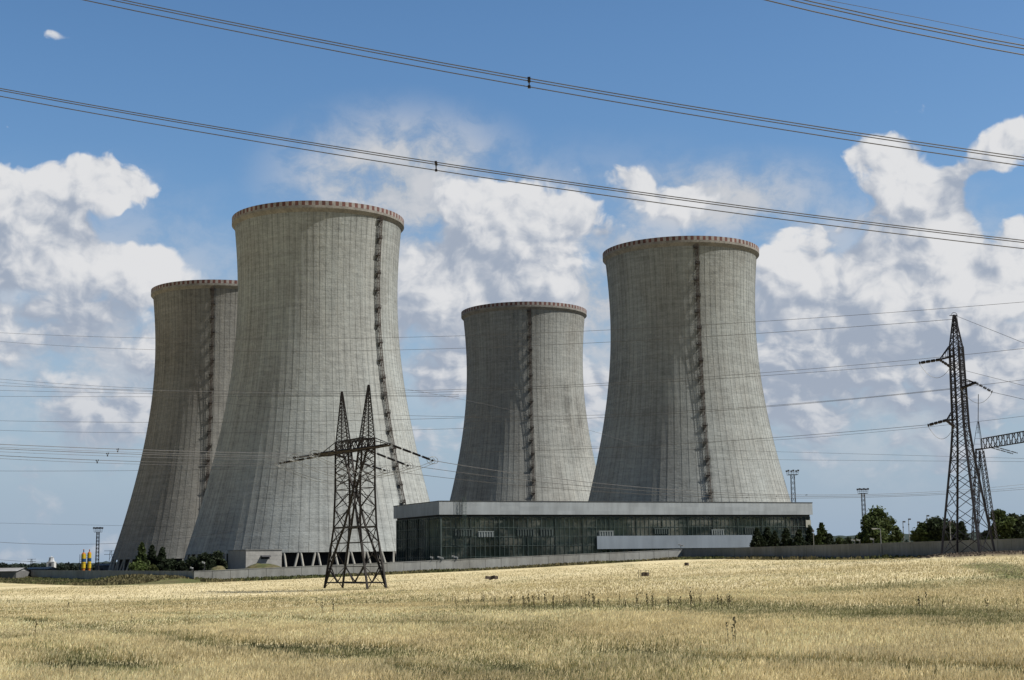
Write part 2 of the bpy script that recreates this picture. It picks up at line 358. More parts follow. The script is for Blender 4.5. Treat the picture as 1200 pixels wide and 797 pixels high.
# ------------------------------------------------------------------ cooling towers
HP = [(0, 29.9), (3, 29.5), (15, 28.55), (30, 28.15), (45, 28.85), (60, 30.55), (70, 32.25), (85, 35.4), (100, 39.2), (110, 42.0), (118, 44.5), (122, 45.9)]
def rad(h):
    c = np.polyfit([p[0]/60 for p in HP], [p[1] for p in HP], 5); return float(np.polyval(c, h/60))
H_TOP = 125.0   # local: ground z=0, shell bottom z=7, rim z=125
NR = 86
def shell_material(name, tint, dirt, seed):
    m, g, b = new_mat(name)
    tc = g.node('ShaderNodeTexCoord').outputs['Object']; x, y, z = g.sep(tc)
    ang = g.m('ARCTAN2', y, x); ai = g.m('MULTIPLY', ang, NR/(2*PI))
    fr = g.m('FRACT', g.m('ADD', ai, .5)); dl = g.m('ABSOLUTE', g.m('SUBTRACT', fr, .5))
    line = g.ms(dl, .012, .05, 1, 0)
    lift = g.m('DIVIDE', z, 1.35); lf = g.m('FRACT', lift); hl = g.ms(g.m('ABSOLUTE', g.m('SUBTRACT', lf, .5)), .40, .49, 0, 1)
    li = g.m('FLOOR', lift); wl = g.white(g.comb(li, seed)); wp = g.white(g.comb(g.m('FLOOR', g.m('ADD', ai, .5)), li)); wc = g.white(g.comb(g.m('FLOOR', g.m('ADD', ai, .5)), seed+7))
    # cylindrical coordinates in metres
    cyl = g.comb(g.m('MULTIPLY', g.m('COSINE', ang), 32.), g.m('MULTIPLY', g.m('SINE', ang), 32.), z)
    off = g.v('ADD', cyl, (seed*13.7, 0, seed*5.1))
    blot = g.noise(g.v('MULTIPLY', off, (1, 1, .55)), .06, 5, .6)
    strk = g.noise(g.v('MULTIPLY', off, (1, 1, .045)), .9, 5, .65)
    fine = g.noise(g.v('MULTIPLY', off, (1, 1, 1.6)), 1.1, 6, .7)
    hor = g.noise(g.v('MULTIPLY', off, (.35, .35, 2.2)), .5, 4, .6)
    v = g.m('ADD', 1.0, g.ms(blot, .3, .7, -.09, .09))
    v = g.m('ADD', v, g.ms(strk, .28, .72, -.15, .12)); v = g.m('ADD', v, g.ms(fine, .3, .7, -.12, .10)); v = g.m('ADD', v, g.ms(hor, .3, .7, -.09, .08))
    v = g.m('ADD', v, g.ms(wl, 0, 1, -.05, .05, False)); v = g.m('ADD', v, g.ms(wp, 0, 1, -.05, .05, False)); v = g.m('ADD', v, g.ms(wc, 0, 1, -.05, .05, False))
    v = g.m('SUBTRACT', v, g.m('MULTIPLY', line, g.ms(strk, .3, .7, .15, .42))); v = g.m('SUBTRACT', v, g.m('MULTIPLY', hl, g.ms(blot, .4, .65, .0, .09)))
    # washed dark patches
    pat = g.noise(g.v('MULTIPLY', off, (1, 1, 1.3)), .16, 6, .72, dist=.6); patm = g.m('MULTIPLY', g.ms(pat, .56, .72), g.ms(z, 40, 110, .25, 1.))
    v = g.m('SUBTRACT', v, g.m('MULTIPLY', patm, .20*dirt))
    v = g.m('SUBTRACT', v, g.m('MULTIPLY', g.ms(z, 112, 124, 0, 1), .14)); v = g.m('MULTIPLY', v, g.ms(z, 10, 105, 1.16, .95))
    # rust and soot washed down around the ladder
    da = g.m('MULTIPLY', g.m('ABSOLUTE', g.m('ADD', ang, PI/2)), 32.)
    wob = g.noise(g.v('MULTIPLY', off, (1, 1, .25)), .7, 4, .6)
    st = g.m('MULTIPLY', g.ms(g.m('ADD', da, g.m('MULTIPLY', wob, 2.0)), .9, 2.6, 1, 0), g.ms(strk, .25, .6, .35, 1))
    v = g.m('MULTIPLY', v, g.m('SUBTRACT', 1., g.m('MULTIPLY', st, .5)))
    if seed == 3:   # steam plume's shadow painted as dark patches on the right flank
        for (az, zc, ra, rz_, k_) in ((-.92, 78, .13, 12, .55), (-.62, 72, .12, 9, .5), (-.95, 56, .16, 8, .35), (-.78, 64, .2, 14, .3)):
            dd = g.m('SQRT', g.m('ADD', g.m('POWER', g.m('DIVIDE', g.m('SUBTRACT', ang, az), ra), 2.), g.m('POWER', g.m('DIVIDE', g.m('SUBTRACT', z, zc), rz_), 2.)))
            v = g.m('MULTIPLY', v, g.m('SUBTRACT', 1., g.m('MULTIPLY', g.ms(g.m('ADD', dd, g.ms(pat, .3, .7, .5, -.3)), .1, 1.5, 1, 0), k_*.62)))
    col = g.mix(g.ms(blot, .35, .65), tint, tuple(c*k for c, k in zip(tint, (.97, 1.0, 1.02))))
    col = g.mix(g.m('MULTIPLY', g.ms(strk, .5, .8), .35), col, tuple(c*k for c, k in zip(tint, (1.06, 1.02, .95))))
    g.put(b.inputs['Base Color'], g.v('SCALE', col, v)); b.inputs['Roughness'].default_value = .92; b.inputs['Specular IOR Level'].default_value = .15
    bn = g.node('ShaderNodeBump'); bn.inputs['Strength'].default_value = .5; bn.inputs['Distance'].default_value = .3
    g.put(bn.inputs['Height'], g.m('SUBTRACT', g.m('ADD', fine, g.m('MULTIPLY', wp, .35)), g.m('MULTIPLY', hl, .12))); g.L.new(bn.outputs[0], b.inputs['Normal'])
    return m
SHELLM = {2: shell_material('tower_concrete_weathered', (.335, .345, .332), 1.0, 1), 4: shell_material('tower_concrete_clean', (.302, .310, .297), .5, 2),
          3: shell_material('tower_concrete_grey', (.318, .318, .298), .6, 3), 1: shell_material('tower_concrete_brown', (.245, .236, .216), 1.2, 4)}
CONC = simple('leg_concrete', (.42, .41, .37), .9, var=.25, streak=True)
DARKSTEEL = simple('dark_ladder_steel', (.05, .045, .042), .7, .3, var=.4)
RUST = simple('rusty_ladder_steel', (.085, .06, .05), .8, .2, var=.5)
RED = simple('faded_red_paint', (.145, .068, .06), .8, var=.5, scale=.8); WHITE = simple('faded_white_paint', (.31, .29, .28), .8, var=.45, scale=.8)
BLACKIN = simple('interior_shade_fill', (.018, .02, .022), .8, var=.4)  # fill coloured near black for the dark interior behind the columns
def make_tower():
    root = empty('cooling_tower', (0, 0, 0))
    # shell with real ribs
    prof = []
    for i in range(73):
        h = 2.5 + (118-2.5)*i/72; prof.append((rad(h), H_TOP-h))
    sub = [(-.5+.055, 0), (-.055, 0), (-.04, .24), (.04, .24), (.055, 0)]   # fractions of a rib bay
    angs = []; offs = []
    for k in range(NR):
        for f, o in [(-.014, 0), (-.009, .05), (.009, .05), (.014, 0)]:
            angs.append((k+f)*2*PI/NR); offs.append(o)
    angs = np.array(angs); offs = np.array(offs); n = len(angs)
    V = [];
    for r, z in prof: V.append(np.stack([(r+offs)*np.cos(angs), (r+offs)*np.sin(angs), np.full(n, z)], -1))
    m = len(prof)
    for r, z in [(prof[-1][0]-1.0, prof[-1][1])] + [(r-.45, z) for r, z in prof[::-1]]:   # inner face
        V.append(np.stack([r*np.cos(angs), r*np.sin(angs), np.full(n, z)], -1))
    V = np.array(V); mm = len(V); idx = np.arange(mm*n).reshape(mm, n); a = idx[:-1]; b = idx[1:]
    Fq = np.stack([a, b, np.roll(b, -1, 1), np.roll(a, -1, 1)], -1).reshape(-1, 4)
    mesh_np('shell', V.reshape(-1, 3), Fq, SHELLM[2], root)
    # rim: striped parapet, concrete ring below
    mb = MB(); rp = rad(0)+.75; N = 168
    for k in range(N):
        a0 = 2*PI*k/N; a1 = 2*PI*(k+1)/N
        q = lambda r, a, z: (r*math.cos(a), r*math.sin(a), z)
        for (ra, za, rb, zb, mi) in ((rp-.35, 125, rp, 125, k % 2), (rp, 125, rp, 123.45, k % 2), (rp+.003, 123.45, rp+.003, 122.6, 2), (rp, 122.6, rad(3.6)-.2, 121.2, 2), (rad(3)-.6, 122.2, rp-.35, 122.2, 2), (rp-.35, 122.2, rp-.35, 125, 2)):
            mb.add([q(ra, a0, za), q(rb, a0, zb), q(rb, a1, zb), q(ra, a1, za)], [(0, 1, 2, 3)], mi)
    mb.build('rim', [RED, WHITE, simple('rim_concrete', (.24, .225, .205), .9, var=.35)], root)
    # supports
    leg = None; NL = 52; rt = rad(117.6)-.35; rb = rad(118)+1.6
    for k in range(NL):
        a = 2*PI*(k+.5)/NL
        if leg is None:
            mb = MB()
            for s in (-1, 1):
                p0 = np.array((rt*math.cos(s*.005), rt*math.sin(s*.005)+s*.10, 7.3)); p1 = np.array((rb*math.cos(s*.042), rb*math.sin(s*.042), -.3)); mb.tube([p0, p1], [.36, .40], 8)
            leg = mb.build('support_column', CONC, root); leg.rotation_euler = (0, 0, a)
        else:
            c = leg.copy(); COL.objects.link(c); c.parent = root; c.rotation_euler = (0, 0, a)
    mb = MB(); mb.lathe([(rb-3.2, -.3), (rt-2.2, 7.5)], 64); mb.build('interior_shade_cone', BLACKIN, root)
    mb = MB(); mb.lathe([(rb+1.5, -.5), (rb+1.5, .5), (rb+1.1, .5), (rb+1.1, 0.), ], 96, cap=False); mb.build('basin', CONC, root)
    # ladder along local -y
    mb = MB()
    hs = np.linspace(3.0, 116.5, 60); prev = None
    for h in hs:
        y = -(rad(h)+.95); z = H_TOP-h
        cur = [np.array((s*.42, y, z)) for s in (-1, 1)] + [np.array((0, y-.55, z)), np.array((-.5, y-.3, z)), np.array((.5, y-.3, z))]
        if prev is not None:
            for p, c in zip(prev, cur): mb.bar(p, c, .075)
            for f in (0, .25, .5, .75):
                q = [p+(c-p)*f for p, c in zip(prev, cur)]; mb.bar(q[0], q[1], .07); 
                if f in (0, .5): mb.bar(q[0], q[3], .06); mb.bar(q[3], q[2], .06); mb.bar(q[2], q[4], .06); mb.bar(q[4], q[1], .06)
            mb.bar(cur[0], cur[0]+(0, 1.05, 0), .08); mb.bar(cur[1], cur[1]+(0, 1.05, 0), .08)
        prev = cur
    mb.build('ladder', RUST, root)
    for k in range(19):
        h = 4.5+6.1*k; y = -rad(h); z = H_TOP-h
        mb = MB(); W, D = .85, 1.1; sgn = 1 if k % 2 else -1
        mb.box((.25*sgn, y-D/2-.1, z), (W, D/2, .07))
        for sx in (-1, 1):
            mb.bar((.25*sgn+sx*W*.8, y-D, z-.05), (.25*sgn+sx*W*.8, -rad(h+2.2)+.05, z-2.0), .12)
        cs = [(.25*sgn+sx*W, y-dy, z) for sx, dy in ((-1, .2), (-1, D), (1, D), (1, .2))]
        cs.insert(2, (.25*sgn, y-D, z))
        for c in cs: mb.bar(c, (c[0], c[1], z+1.15), .08)
        for zz in (.4, .75, 1.15):
            for i in range(4): mb.bar((cs[i][0], cs[i][1], z+zz), (cs[i+1][0], cs[i+1][1], z+zz), .06)
        mb.box((.25*sgn, y-D, z+.15), (W, .03, .15))
        mb.build('platform', DARKSTEEL, root)
    return root
TW = {2: (-68.88, 514.47, 121.52), 4: (66.84, 566.8, 119.15), 3: (6.0, 706.2, 119.76), 1: (-130.1, 647.0, 120.7)}
TLAB = {2: 'largest grey cooling tower, ladder on its sunlit right side, behind the portal pylon',
        4: 'large grey cooling tower on the right, standing behind the long glass hall',
        3: 'smallest looking pale cooling tower in the middle distance, between the two big ones',
        1: 'dark brownish cooling tower on the left, half hidden behind the nearest tower'}
TANG = {2: 52.6, 4: 5., 3: 4.5, 1: 4.5}
proto = None
for k in (2, 4, 3, 1):
    x, y, zt = TW[k]; loc = (x, y, zt+CZ-H_TOP); z0 = loc[2]
    if proto is None:
        proto = make_tower(); o = proto; o.location = loc; o.rotation_euler = (0, 0, R(TANG[k])); o['label'] = TLAB[k]
    else:
        o = copy_thing(proto, loc, R(TANG[k]), TLAB[k])
        for ch in o.children:
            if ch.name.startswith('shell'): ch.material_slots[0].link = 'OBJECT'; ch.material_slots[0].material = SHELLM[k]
    o['category'] = 'cooling tower'; o['group'] = 'concrete cooling towers'

# ------------------------------------------------------------------ perimeter wall
def wall_mat(name, col):
    m, g, b = new_mat(name)
    tc = g.node('ShaderNodeTexCoord').outputs['Object']
    n = g.noise(g.v('MULTIPLY', tc, (1, 1, .2)), .8, 5, .65); n2 = g.noise(tc, .12, 4, .6); n3 = g.noise(tc, 4, 4, .6)
    k = g.m('ADD', g.m('ADD', g.ms(n, .3, .7, -.13, .1), g.ms(n2, .3, .7, -.1, .1)), g.ms(n3, .3, .7, -.06, .06)); z = g.sep(tc)[2]
    k = g.m('ADD', k, g.ms(n2, .3, .7, .9, 1.)); g.put(b.inputs['Base Color'], g.v('SCALE', g.mix(g.ms(n2, .4, .6), col, tuple(c*f for c, f in zip(col, (.95, .97, 1.0)))), k))
    b.inputs['Roughness'].default_value = .9; b.inputs['Specular IOR Level'].default_value = .15
    return m
def build_wall(a, b, za, zb, label, mat, open_end=False):
    """precast panels between posts; za/zb top heights at the ends"""
    L = np.linalg.norm(b-a); n = max(2, int(round(L/4.3))); d = (b-a)/L; nr = np.array((d[1], -d[0]))
    root = empty('concrete_wall', (a[0], a[1], g1(*a)), label, 'wall')
    oz = root.location.z; rel = lambda p, z: np.array((p[0]-a[0], p[1]-a[1], z-oz))
    mb = MB(); post = MB(); cop = MB()
    for i in range(n):
        p = a+(b-a)*i/n; q = a+(b-a)*(i+1)/n; zp = za+(zb-za)*i/n+CZ; zq = za+(zb-za)*(i+1)/n+CZ
        bp = min(g1(*p), g1(*q))-.6; e = .05 if i else 0; e1 = .05
        jit = random.uniform(-.02, .02)
        P = [rel(p+d*e+nr*(.10+jit), bp), rel(q-d*e1+nr*(.10+jit), bp), rel(q-d*e1+nr*(.10+jit), zq-.14), rel(p+d*e+nr*(.10+jit), zp-.14)]
        Q = [rel(p+d*e-nr*.10, bp), rel(q-d*e1-nr*.10, bp), rel(q-d*e1-nr*.10, zq-.14), rel(p+d*e-nr*.10, zp-.14)]
        mb.add(P+Q, [(0, 1, 2, 3), (5, 4, 7, 6), (3, 2, 6, 7), (0, 3, 7, 4), (1, 5, 6, 2)])
        A = [rel(p+nr*.16, zp-.138), rel(q+nr*.16, zq-.138), rel(q+nr*.16, zq), rel(p+nr*.16, zp)]
        B = [rel(p-nr*.16, zp-.138), rel(q-nr*.16, zq-.138), rel(q-nr*.16, zq), rel(p-nr*.16, zp)]
        cop.add(A+B, [(0, 1, 2, 3), (5, 4, 7, 6), (3, 2, 6, 7), (0, 4, 5, 1)])
        c0 = rel(p+nr*0, bp); c1 = rel(p, zp-.15); post.box((c0+c1)/2, (.06, .085, (c1[2]-c0[2])/2), (np.r_[d, 0], np.r_[nr, 0], (0, 0, 1)))
    mb.build('panels', mat, root); cop.build('coping', mat, root); post.build('joints', simple('joint_mortar', (.13, .125, .115), .95), root)
    return root
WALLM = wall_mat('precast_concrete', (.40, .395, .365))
build_wall(WD, WA, -.95, -1.42, 'shaded concrete perimeter wall running off to the left behind the grass bank', WALLM)
build_wall(WA, WB, -1.42, 2.38, 'sunlit pale concrete perimeter wall climbing in front of the glass hall', WALLM)
build_wall(WB, WE, 2.38, 2.42, 'dark shaded concrete perimeter wall along the right, behind the single pylon', wall_mat('precast_concrete_shaded', (.24, .245, .24)))  # same precast concrete, the shade of this run darkened into its colour

# ------------------------------------------------------------------ glass hall
BC = np.array((-20.7, 415.)); BR = np.array((93.2, 467.)); BL = np.array((-35.9, 447.6))
ZT = 16.75; ZF = 13.05; ZB = -4.6
def build_hall():
    root = empty('glass_hall', (BC[0], BC[1], ZB+CZ), 'long flat-roofed hall with dark glass walls and pale metal fascia, below the right-hand towers', 'building')
    o3 = np.array((BC[0], BC[1], ZB+CZ)); d = (BR-BC); L = np.linalg.norm(d); d /= L; e = np.array((-d[1], d[0])); S = np.linalg.norm(BL-BC)
    w = lambda s, t, z: np.array((d[0]*s+e[0]*t, d[1]*s+e[1]*t, z-ZB))
    ax = (np.r_[d, 0], np.r_[e, 0], (0, 0, 1))
    def bx(mb, s0, s1, t0, t1, z0, z1, mi=0): mb.box(w((s0+s1)/2, (t0+t1)/2, (z0+z1)/2), (abs(s1-s0)/2, abs(t1-t0)/2, abs(z1-z0)/2), ax, mi)
    # fascia of metal panels
    m, g, b = new_mat('fascia_metal'); tc = g.node('ShaderNodeTexCoord').outputs['Object']
    n = g.noise(g.v('MULTIPLY', tc, (1, 1, .25)), .5, 5, .6); n2 = g.noise(tc, .08, 3, .5)
    s_ = g.v('DOT_PRODUCT', tc, (float(d[0]), float(d[1]), 0)); cell = g.white(g.comb(g.m('FLOOR', g.m('DIVIDE', s_, 6.)), g.m('FLOOR', g.m('MULTIPLY', g.sep(tc)[2], .8))))
    k = g.m('ADD', g.m('ADD', g.ms(n, .3, .7, -.12, .12), g.ms(n2, .3, .7, -.08, .08)), g.ms(cell, 0, 1, .94, 1.06)); fr = g.m('FRACT', g.m('DIVIDE', s_, 6.)); k = g.m('SUBTRACT', k, g.ms(fr, .0, .02, .2, 0.))
    g.put(b.inputs['Base Color'], g.v('SCALE', (.33, .36, .38), k)); b.inputs['Roughness'].default_value = .6; b.inputs['Metallic'].default_value = 0.0; FASC = m
    mb = MB(); T = .35
    bx(mb, -.8, L+.8, -.8, -.8+T, ZF, ZT); bx(mb, -.8, -.8+T, -.8+T, S+.8, ZF, ZT); bx(mb, L+.8-T, L+.8, -.8+T, S+.8, ZF, ZT); bx(mb, -.8+T, L+.8-T, S+.8-T, S+.8, ZF, ZT)
    mb.build('fascia', FASC, root)
    mb = MB(); bx(mb, -.9, L+.9, -.9, -.3, ZT+.003, ZT+.2); bx(mb, -.9, -.3, -.3, S+.9, ZT+.003, ZT+.2); bx(mb, L+.3, L+.9, -.3, S+.9, ZT+.003, ZT+.2); bx(mb, -.3, L+.3, S+.3, S+.9, ZT+.003, ZT+.2)
    mb.build('roof_edge', simple('roof_flashing', (.06, .065, .07), .6), root)
    mb = MB(); bx(mb, -.45, L+.45, -.45, S+.45, ZF+.02, ZF+.5); mb.build('roof', simple('roof_felt', (.10, .10, .10), .9), root)
    mb = MB(); bx(mb, .0, L, .0, S, ZF-.6, ZF+.0); mb.build('soffit', simple('dark_soffit', (.025, .028, .028), .8), root)
    # inside
    INT = simple('interior_concrete', (.60, .58, .48), .9, var=.85, scale=.10); mb = MB(); bx(mb, 3, L-3, 6, 6.3, ZB, ZF-.62); bx(mb, 8, 8.3, 9.3, S-3, ZB, ZF-.62)
    for k in range(int(L/9)+1):
        bx(mb, 1.2+9*k-.35, 1.2+9*k+.35, 3., 3.7, ZB, ZF-.62)
    for k in range(16):
        s = random.uniform(2, L-6); bx(mb, s, s+random.uniform(3, 8), 4, 5.9, ZB, ZB+random.uniform(5, 13))
    mb.build('inner_wall', INT, root)
    mb = MB(); bx(mb, 0.1, L-.1, 0.1, S, ZB-.4, ZB-.05); bx(mb, .5, L-.5, 2.5, 5.9, 4.2, 4.5); mb.build('floor_slab', simple('inner_floor', (.09, .09, .085), .9), root)
    # glass
    m, g, b = new_mat('green_glass'); tc = g.node('ShaderNodeTexCoord').outputs['Object']
    s_ = g.v('DOT_PRODUCT', tc, (float(d[0]), float(d[1]), 0)); t_ = g.v('DOT_PRODUCT', tc, (float(e[0]), float(e[1]), 0)); z_ = g.sep(tc)[2]
    cell = g.white(g.comb(g.m('FLOOR', g.m('DIVIDE', g.m('ADD', s_, g.m('MULTIPLY', t_, 1.37)), 1.52)), g.m('FLOOR', g.m('DIVIDE', z_, 2.2))))
    gl = g.node('ShaderNodeBsdfGlossy'); gl.inputs['Roughness'].default_value = .06; gl.inputs[0].default_value = (.55, .62, .6, 1)
    tr = g.node('ShaderNodeBsdfTransparent'); g.put(tr.inputs[0], g.mix(cell, (.70, .82, .74), (.92, 1., .93)))
    df = g.node('ShaderNodeBsdfDiffuse'); g.put(df.inputs[0], g.mix(g.ms(g.noise(g.v('MULTIPLY', tc, (1, 1, 2.2)), .09, 5, .65), .42, .60), (.035, .052, .048), (.25, .255, .22)))
    fz = g.node('ShaderNodeFresnel'); fz.inputs[0].default_value = 1.45
    bn = g.node('ShaderNodeBump'); bn.inputs['Strength'].default_value = .15; g.put(bn.inputs['Height'], g.noise(tc, .5, 2, .5)); g.L.new(bn.outputs[0], gl.inputs['Normal'])
    m1 = g.node('ShaderNodeMixShader'); g.put(m1.inputs[0], g.ms(g.noise(tc, .11, 4, .6), .35, .65, .12, .6)); g.L.new(tr.outputs[0], m1.inputs[1]); g.L.new(df.outputs[0], m1.inputs[2])
    m2 = g.node('ShaderNodeMixShader'); g.put(m2.inputs[0], g.m('MULTIPLY', fz.outputs[0], 1.)); g.L.new(m1.outputs[0], m2.inputs[1]); g.L.new(gl.outputs[0], m2.inputs[2])
    g.L.new(m2.outputs[0], m.node_tree.nodes['Material Output'].inputs[0]); GL = m
    FR = simple('green_grey_frame', (.10, .13, .12), .5, .3, var=.3); 
    def window(s0, s1, t0, t1):
        """one bay of curtain wall; s varies (front) or t varies (side)"""
        mb = MB(); front = abs(s1-s0) > .01; n = 6; LL = (s1-s0) if front else (t1-t0); zr = [ZB+.3, -1.5, 1.2, 4.2, 6.8, 9.4, ZF-.62]
        for i in range(n+1):
            q = i/n; wd = .16 if i in (0, n) else (.05 if i % 3 else .07)
            if front: bx(mb, s0+LL*q-wd, s0+LL*q+wd, -.22 if i in (0, n) else -.14, .0, zr[0], zr[-1])
            else: bx(mb, -.22 if i in (0, n) else -.14, .0, t0+LL*q-wd, t0+LL*q+wd, zr[0], zr[-1])
        for z in zr:
            if front: bx(mb, s0, s1, -.12, -.01, z-.06, z+.06)
            else: bx(mb, -.12, -.01, t0, t1, z-.06, z+.06)
        fo = mb.build('window', FR, root)
        mp = MB()
        if front: bx(mp, s0+.02, s1-.02, .015, .04, zr[0], zr[-1])
        else: bx(mp, .015, .04, t0+.02, t1-.02, zr[0], zr[-1])
        # keep only the outer face: thin pane as one sheet
        mp = MB()
        if front: mp.add([w(s0, .02, zr[0]), w(s1, .02, zr[0]), w(s1, .02, zr[-1]), w(s0, .02, zr[-1])], [(0, 1, 2, 3)])
        else: mp.add([w(.02, t0, zr[0]), w(.02, t1, zr[0]), w(.02, t1, zr[-1]), w(.02, t0, zr[-1])], [(3, 2, 1, 0)])
        pane = mp.build('pane', GL, root); pane.parent = fo
    NB = 14
    for k in range(NB): window(L*k/NB, L*(k+1)/NB, 0, 0)
    for k in range(4): window(0, 0, S*k/4, S*(k+1)/4)
    # right end and back closed by plain wall
    mb = MB(); bx(mb, L-.02, L+.2, 0.05, S, ZB, ZF-.02); bx(mb, 0, L-.05, S-.2, S, ZB, ZF-.02); mb.build('end_wall', simple('end_wall_cladding', (.06, .075, .075), .7), root)
    # spandrel panel band, positions measured on the facade plane
    def sz(px, py):
        v = ray(px, py); nn = np.array((e[0], e[1], 0)); t = (nn[:2]@BC)/(v@nn); p = v*t; return float((p[:2]-BC)@d), float(p[2])
    s0, z0 = sz(699, 643.5); s1, _ = sz(884, 640); _, z1 = sz(699, 628.2)
    mb = MB(); bx(mb, s0, s1, -.5, -.26, z0, z1)
    mb.build('spandrel_panel', simple('pale_blue_cladding', (.25, .29, .335), .6, var=.2, scale=.4, streak=True), root)
    VM = simple('louver_metal', (.24, .27, .27), .5, .2, var=.25); VD = simple('louver_dark_metal', (.075, .095, .09), .6, .2, var=.3)  # pale metal and a darker metal for different louvers
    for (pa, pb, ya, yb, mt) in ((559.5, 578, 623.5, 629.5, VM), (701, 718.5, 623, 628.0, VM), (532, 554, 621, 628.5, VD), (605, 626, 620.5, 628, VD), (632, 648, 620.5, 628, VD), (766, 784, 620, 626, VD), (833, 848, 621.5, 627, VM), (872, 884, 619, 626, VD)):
        s0, z0 = sz(pa, yb); s1, z1 = sz(pb, ya); mb = MB(); nb = max(5, int((s1-s0)/.75)); bx(mb, s0, s1, -.20, -.17, z0, z1)
        for i in range(nb): q = s0+(s1-s0)*(i+.5)/nb; bx(mb, q-.16, q+.16, -.42, -.205, z0, z1)
        bx(mb, s0, s1, -.45, -.205, z1+.003, z1+.25); mb.build('louver_vent', mt, root)
    s0, z0 = sz(944, 618); s1, z1 = sz(949.5, 609.5); mb = MB(); bx(mb, s0, s1, -.3, -.17, z0, z1); mb.build('notice_panel', simple('pale_panel', (.42, .42, .36), .6), root)
    # cage ladder near the corner
    mb = MB()
    for s in (6.2, 6.9): mb.bar(w(s, -1.35, ZB+1), w(s, -1.35, ZT+1.4), .09)
    for i in range(55): z = ZB+1+i*.4; mb.bar(w(6.2, -1.35, z), w(6.9, -1.35, z), .05)
    for i in range(18):
        z = ZB+3+i*1.1; pts = [w(6.2, -1.35, z), w(5.95, -1.75, z), w(6.2, -2.1, z), w(6.9, -2.1, z), w(7.15, -1.75, z), w(6.9, -1.35, z)]
        for a, b_ in zip(pts[:-1], pts[1:]): mb.bar(a, b_, .06)
    for s, t in ((5.95, -1.75), (6.55, -2.1), (7.15, -1.75)): mb.bar(w(s, t, ZB+3), w(s, t, ZT+1.3), .06)
    for s in (4.6, 5.2, 3.9): mb.bar(w(s, -1.0, ZF-.2), w(s, -1.0, ZT+.2), .08)
    mb.build('cage_ladder', simple('green_ladder_steel', (.10, .14, .13), .5, .3), root)
build_hall()

# ------------------------------------------------------------------ pump house
def hexa(mb, P, mi=0):   # 4 bottom, 4 top points
    mb.add(P, [(3, 2, 1, 0), (4, 5, 6, 7), (0, 1, 5, 4), (1, 2, 6, 5), (2, 3, 7, 6), (3, 0, 4, 7)], mi)
def build_pump_house():
    A = at(288, 665, 388); B = at(330, 664, 395); C = at(267, 665, 405)
    zt = at(288, 645, 388)[2]; zb = -3.6+CZ
    d = (B-A)[:2]; L = np.linalg.norm(d); d /= L; e = np.array((-d[1], d[0])); S = 17.
    e2 = (C-A)[:2]; S = np.linalg.norm(e2); e = e2/S
    root = empty('concrete_hut', (A[0], A[1], zb), 'small windowless concrete hut behind the wall at the foot of the nearest tower', 'building')
    w = lambda s, t, z: np.array((d[0]*s+e[0]*t, d[1]*s+e[1]*t, z))
    H = zt-zb
    mb = MB(); hexa(mb, [w(0, 0, -.5), w(L, 0, -.5), w(L, S, -.5), w(0, S, -.5), w(0, 0, H), w(L, 0, H), w(L, S, H), w(0, S, H)])
    for z in (H-1.3, H-2.4): hexa(mb, [w(-.01, -.03, z), w(L, -.03, z), w(L, .05, z), w(0, .05, z), w(-.01, -.03, z+.06), w(L, -.03, z+.06), w(L, .05, z+.06), w(0, .05, z+.06)])
    mb.build('wall', simple('hut_concrete', (.33, .325, .31), .9, var=.2), root)
    mb = MB(); hexa(mb, [w(-.2, -.2, H+.003), w(L+.2, -.2, H+.003), w(L+.2, S+.2, H+.003), w(-.2, S+.2, H+.003), w(-.2, -.2, H+.2), w(L+.2, -.2, H+.2), w(L+.2, S+.2, H+.2), w(-.2, S+.2, H+.2)]); mb.build('roof', simple('hut_roof', (.2, .2, .19), .9), root)
    s0 = L*.42; s1 = L*.66
    mb = MB(); hexa(mb, [w(s0, -.06, H-2.3), w(s1, -.06, H-2.3), w(s1, -.01, H-2.3), w(s0, -.01, H-2.3), w(s0, -.06, H-1.5), w(s1, -.06, H-1.5), w(s1, -.01, H-1.5), w(s0, -.01, H-1.5)]); mb.build('vent_opening', simple('vent_dark', (.02, .02, .025), .7), root)
    mb = MB(); hexa(mb, [w(s0-.1, -1.2, H-1.75), w(s1+.1, -1.2, H-1.75), w(s1+.1, -.01, H-1.4), w(s0-.1, -.01, H-1.4), w(s0-.1, -1.2, H-1.65), w(s1+.1, -1.2, H-1.65), w(s1+.1, -.01, H-1.3), w(s0-.1, -.01, H-1.3)]); mb.build('hood', simple('hood_metal', (.08, .08, .09), .6), root)
build_pump_house()

def build_mound(px0, px1, pyt, d, name_label):
    a = at(px0, 668, d); b = at(px1, 668, d); zt = at((px0+px1)/2, pyt, d)[2]; cx, cy = (a[0]+b[0])/2, d; rx = (b[0]-a[0])/2
    n = 40; u = np.linspace(-1, 1, n); X, Y = np.meshgrid(u, u); r = np.hypot(X, Y); zb = g1(cx, cy)-.4
    Z = (zt-zb)*np.clip(1-r**2, 0, 1)**.8*(.85+.3*fbm(X*3+px0, Y*3, 4)); Xw = cx+X*rx; Yw = cy+Y*7
    m = sst(fbm(Xw*.4, Yw*.4, 3), .35, .65)[..., None]; C = DRYG*.75*(1-m)+VERGE*.8*m
    idx = np.arange(n*n).reshape(n, n); Fq = np.stack([idx[:-1, :-1], idx[:-1, 1:], idx[1:, 1:], idx[1:, :-1]], -1).reshape(-1, 4)
    o = mesh_np('grass_mound', np.stack([Xw, Yw, Z+zb], -1).reshape(-1, 3), Fq, leafy_mat('mound_grass', trans=0), smooth=True, colors=C.reshape(-1, 3)); tag(o, kind='structure')
build_mound(268, 350, 661.0, 370, '')
build_mound(240, 272, 663.2, 372, '')

